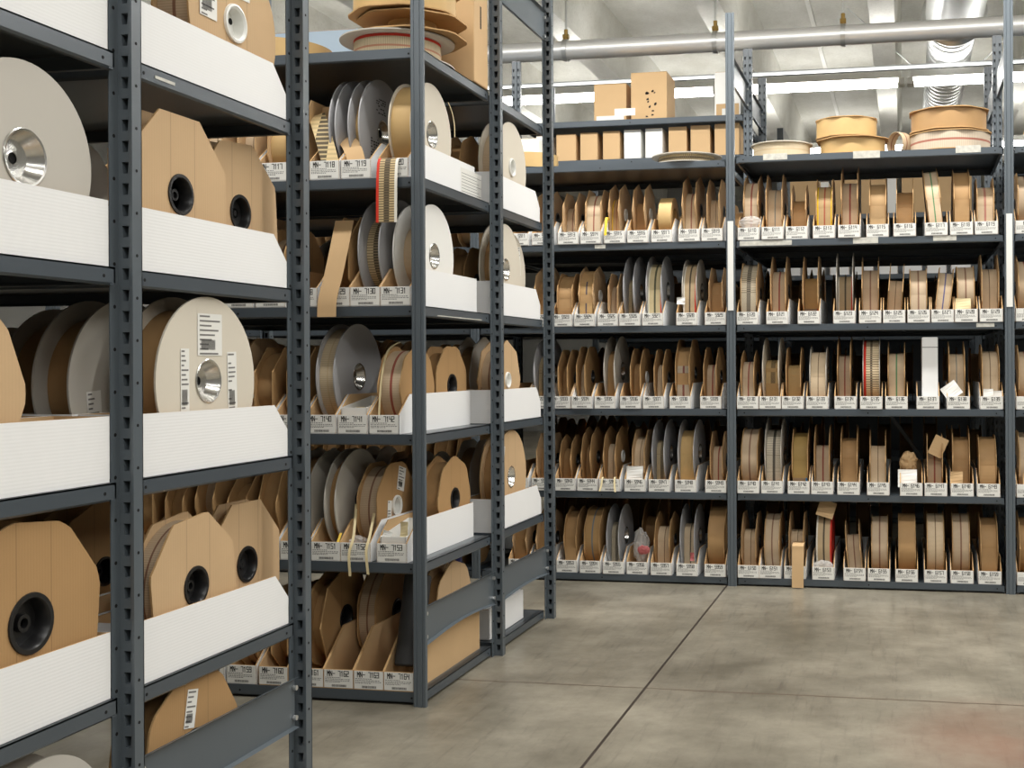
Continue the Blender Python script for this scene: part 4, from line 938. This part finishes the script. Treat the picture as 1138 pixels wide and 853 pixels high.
# top shelf of the middle rack
def flat2(x, y, z, R, h, label, fm, tape, kind, hub, Rt, tilt=None, hr=.03):
    t = reel(x, y, z, label, 'reels stacked on the middle rack', R=R, W=h-.008, Rt=Rt, kind=kind, fm=fm, tape=tape, hub=hub, hr=hr, flat=True, th=.004)
    if tilt: t.rotation_euler = tilt
    return t
XS = -.205
flat2(XS, 3.50, ZT, .178, .082, 'grey flanged flat reel of red-edged comb tape at the bottom of the stack', 'grey', 'redcream', 'round', None, .135)
flat2(XS+.05, 3.50, ZT+.083, .172, .055, 'middle kraft reel of the stack on the middle rack, edge tilted down', 'kraftdark', 'tan', 'softoct', 'black', .075)
flat2(XS+.03, 3.49, ZT+.146, .176, .085, 'upper kraft reel of the stack on the middle rack', 'kraftdark', 'tan', 'softoct', 'black', .158)
flat2(-.60, 3.47, ZT, .17, .075, 'kraft-coloured bare roll lying left of the reel stack', None, 'tan', 'round', None, .17)
t = thing('carton', 'tall kraft box standing at the end of the middle rack top with a hand slot', 'box', (-.10, YB1-.115, ZT))
q = MB(); q.box(-.12, .075, -.06, .07, 0, .60); put('box_body', bevel(q.mesh('box_body', [MT['kraftplain']]), .004), t)
q = MB(); q.box(.0745, .0757, -.004, .006, .19, .265); put('hand_slot', q.mesh('hand_slot', [MT['dark']]), t)  # flat patch, the slot's inner shade painted black
carton(-1.02, -.60, YB1+.15, YB1+.45, ZT, .30, 'pale blue stand-in for wall daylight above the middle rack, behind the kraft roll', 'paleblue')  # added box, its pale colour stands for daylight on the wall
# bottom shelf end of the middle rack: grey roll, blue and dark pieces
t = thing('foam_roll', 'dark grey foam roll leaning in the end bin of the bottom shelf', 'roll', (BX[7164], 3.335, LV[0]+.006))
q = MB(); q.tube((0, .0, .052), (.002, .075, .315), .041, 24); put('roll_body', bevel(q.mesh('roll_body', [MT['charcoal']], True), .006), t)
q = MB(); q.tube((.002, .0755, .3165), (.002, .0765, .3195), .014, 16); put('roll_core', q.mesh('roll_core', [MT['blackp']], True), t)
t = thing('plastic_tub', 'blue plastic tub on the bottom shelf of the middle rack behind the end reel', 'tub', (-.30, 4.12, LV[0]+.001))
q = MB(); q.tube((0, 0, 0), (0, 0, .285), .050, 20, 0, .056); put('tub_body', bevel(q.mesh('tub_body', [MT['bluep']], True), .003), t)
q = MB(); q.tube((0, 0, .285), (0, 0, .30), .059, 20); put('lid', q.mesh('lid', [MT['bluep']], True), t)
reel(BX[7164], 3.640, LV[0]+.004, 'kraft reel at the rack end on the bottom shelf in bin 7164', 'reels on the middle rack', R=.165, W=.05, Rt=.12, kind='softoct', fm='kraft', tape='brown', hub='black', rot=.1)
# ------------------------------------------------------------------ MIDDLE RACK back row (fronts face the far aisle)
for lv in range(1, 5):
    for j in range(9):
        x = XB-.018-.062-.122*j
        bin_(x, YB2-.03, LV[lv]+.0005, ('white bin at the far end of the middle rack, %s' if j == 0 else 'inner white bin at the far side of the middle rack, %s') % LEVEL[lv], None if j == 0 else 'inner back row bins, %s, middle rack' % LEVEL[lv], w=.108, lip=.057, hs=.117, run=.055, flip=True, L=.545)
        if j > 0:
            R = random.uniform(.13, .16)
            reel(x, YB1+.20+random.uniform(0, .15), LV[lv]+.004, 'hidden inner reel at the far side of the middle rack, %s' % LEVEL[lv], 'inner back row reels, %s, middle rack' % LEVEL[lv], R=R, W=.056, Rt=R*.75, kind=random.choice(('softoct', 'round')), fm=random.choice(('kraftdark', 'grey')), tape='brown', hub='black')
XE2 = XB-.018-.018
def reelE(X, y, lv, label, R, W, Rt, kind, fm, tape, hub, hr, group, th=.004, rz=0, rot=None, bump=.004):
    return reel(X-W/2-th, y, LV[lv]+bump, label, group, R=R, W=W, Rt=Rt, kind=kind, fm=fm, tape=tape, hub=hub, hr=hr, th=th, rz=rz, rot=rot)
G2 = 'reels on the middle rack'
reelE(XE2, 4.143, 4, 'pale reel with white hub ring at the far end, fifth shelf of the middle rack', .165, .06, .13, 'round', 'beige', 'redb', 'white', .030, G2)
e1 = reelE(XE2, 4.072, 3, 'beige reel right beside the slotted post, fourth shelf of the middle rack', .165, .034, .12, 'round', 'beige', 'brown', 'metal', .036, G2)
e2 = reelE(XE2-.046, 4.275, 3, 'beige labelled reel at the far end, fourth shelf of the middle rack', .160, .034, .12, 'round', 'beige', 'brown', 'metal', .034, G2)
paper_label(e2, .0215, .08, .22, .03, .11, .1); paper_label(e2, .0215, -.075, .15, .026, .08, 0.)
reelE(XE2, 4.085, 2, 'kraft octagon reel with white hub ring at the far end, third shelf', .145, .055, .11, 'oct', 'kraft', 'dull', 'white', .026, G2, rot=.0)
e3 = reelE(XE2, 4.12, 1, 'large kraft reel with tin hub at the far end, second shelf', .172, .05, .14, 'round', 'kraft', 'brown', 'metal', .036, G2)
paper_label(e3, .0295, -.10, .172+.06, .04, .12, -.2)
carton(XB-.19, XB-.05, YB1+.05, YB1+.42, LV[0]+.001, .11, 'low white box on the bottom shelf at the far end of the middle rack', 'white')
# ------------------------------------------------------------------ NEAREST RACK
XA = -.010
G1 = 'reels on the nearest rack'
for lv in range(0, 5):
    for row in (0, 1):
        for j in range(9):
            if row == 1 and lv == 0 : continue
            x = XA-.056-.124*j
            if row == 0 and lv == 0: continue
            if row == 0: lab = 'white bin left of the first slotted post, nearest rack, %s'; y, fl = YA0+.036, False
            else: lab = 'white bin between the two slotted posts, nearest rack, %s'; y, fl = YA2-.034, True
            if j: lab = ('hidden inner white bin in the %s row' % ('near', 'far')[row])+' of the nearest rack, %s'
            bin_(x, y, LV[lv]+.0005, lab % LEVEL[lv], None if j == 0 else 'inner bins of the nearest rack, %s, %s row' % (LEVEL[lv], ('near', 'far')[row]), w=.112, lip=.060, hs=.117, run=.055, flip=fl, L=.545 if row else .541, inner='kraftplain')
            if j >= 2 and not (lv == 2 and row == 1 and j == 2):
                R_ = random.uniform(.14, .160)
                reel(x, (YA1-.05-R_-random.uniform(0, .1)) if row == 0 else (YA1+.05+R_+random.uniform(0, .12)), LV[lv]+.004, 'hidden inner reel in the %s row of the nearest rack, %s' % (('near', 'far')[row], LEVEL[lv]), 'inner reels of the nearest rack, %s, %s row' % (LEVEL[lv], ('near', 'far')[row]), R=R_, W=.06, Rt=R_*.75, kind=random.choice(('softoct', 'round')), fm=random.choice(('kraftdark', 'grey')), tape='brown', hub='black')
XR = XA-.0105
def hubA(u, v, X): return at_x(u, v, X).y
X2 = XR-.124
reelE(XR, 1.668, 3, 'large grey chipboard reel with tin hub at the upper left, fourth shelf', .157, .07, .14, 'round', 'grey', 'brown', 'metal', .043, G1)
reelE(XR, at_x(27, 420, XR).y-.155, 2, 'kraft reel cut by the left edge of the picture, third shelf', .160, .07, .13, 'softoct', 'kraft', 'brown', 'black', .034, G1)
i1 = reelE(X2, at_x(76, 400, X2).y+.166, 2, 'grey reel with barcode label half in shade, third shelf at left', .166, .07, .13, 'round', 'grey', 'brown', 'black', .034, G1)
paper_label(i1, .0395, -.095, .10, .04, .11, .08)
reelE(X2-.124, at_x(38, 400, X2-.124).y+.16, 2, 'dark grey reel deepest in shade, third shelf at left', .160, .07, .13, 'round', 'grey', 'brown', 'black', .034, G1)
reelE(XR, 1.676, 1, 'big kraft reel with black hub at the lower left, second shelf', .173, .075, .14, 'softoct', 'kraftdark', 'brown', 'black', .042, G1, rot=.3)
reelE(XR, 1.70, 0, 'grey reel top showing at the bottom left corner', .160, .07, .13, 'round', 'grey', 'brown', 'metal', .04, G1)
k1 = reelE(XR, hubA(261, 38, XR), 4, 'kraft reel with white hub and two labels at the top, fifth shelf', .164, .075, .15, 'round', 'kraft', 'dull', 'white', .036, G1)
paper_label(k1, .0425, -.098, .164+.035, .060, .10, .0); paper_label(k1, .0425, .012, .164+.085, .085, .055, .06, False)
reelE(XR, 2.082, 3, 'kraft octagon reel with black hub beside the first post, fourth shelf', .168, .036, .12, 'oct', 'kraft', 'brown', 'black', .034, G1, rot=PI/8)
reelE(XR-.0505, 2.375, 3, 'second kraft octagon reel with black hub, right of the first on the fourth shelf', .166, .030, .12, 'oct', 'kraft', 'brown', 'black', .034, G1, rot=PI/8+.08)
k2 = reelE(XR, hubA(231.5, 423, XR), 2, 'beige reel with tin hub and three barcode labels, third shelf', .171, .07, .145, 'round', 'beige', 'brown', 'metal', .040, G1)
paper_label(k2, .0395, .005, .171+.094, .085, .085, 0.); paper_label(k2, .0395, -.080, .171+.0, .028, .13, 0.); paper_label(k2, .0395, .085, .171-.005, .034, .13, .03)
reelE(XR, hubA(218, 650, XR), 1, 'kraft octagon reel with black hub and ribbed edge, second shelf', .150, .042, .13, 'oct', 'kraft', 'dull', 'black', .034, G1, rot=PI/8+.12)
reelE(XR-.0565, 2.405, 1, 'second kraft octagon reel with black hub, right of the first on the second shelf', .150, .028, .12, 'oct', 'kraft', 'brown', 'black', .034, G1, rot=PI/8)
carton(-.15, -.012, YA2-.52, YA2-.05, LV[0]+.001, .045, 'low white box under the labelled reel below the end panel', 'white')
k3 = reelE(XR, hubA(216, 816, XR), 0, 'kraft reel with two white labels behind the end panel, bottom shelf', .160, .07, .12, 'softoct', 'kraftdark', 'brown', 'black', .034, G1, rot=.2, bump=.050)
paper_label(k3, .0395, -.012, .160+.080, .035, .075, -.2); paper_label(k3, .0395, -.095, .160-.0, .04, .065, .25)
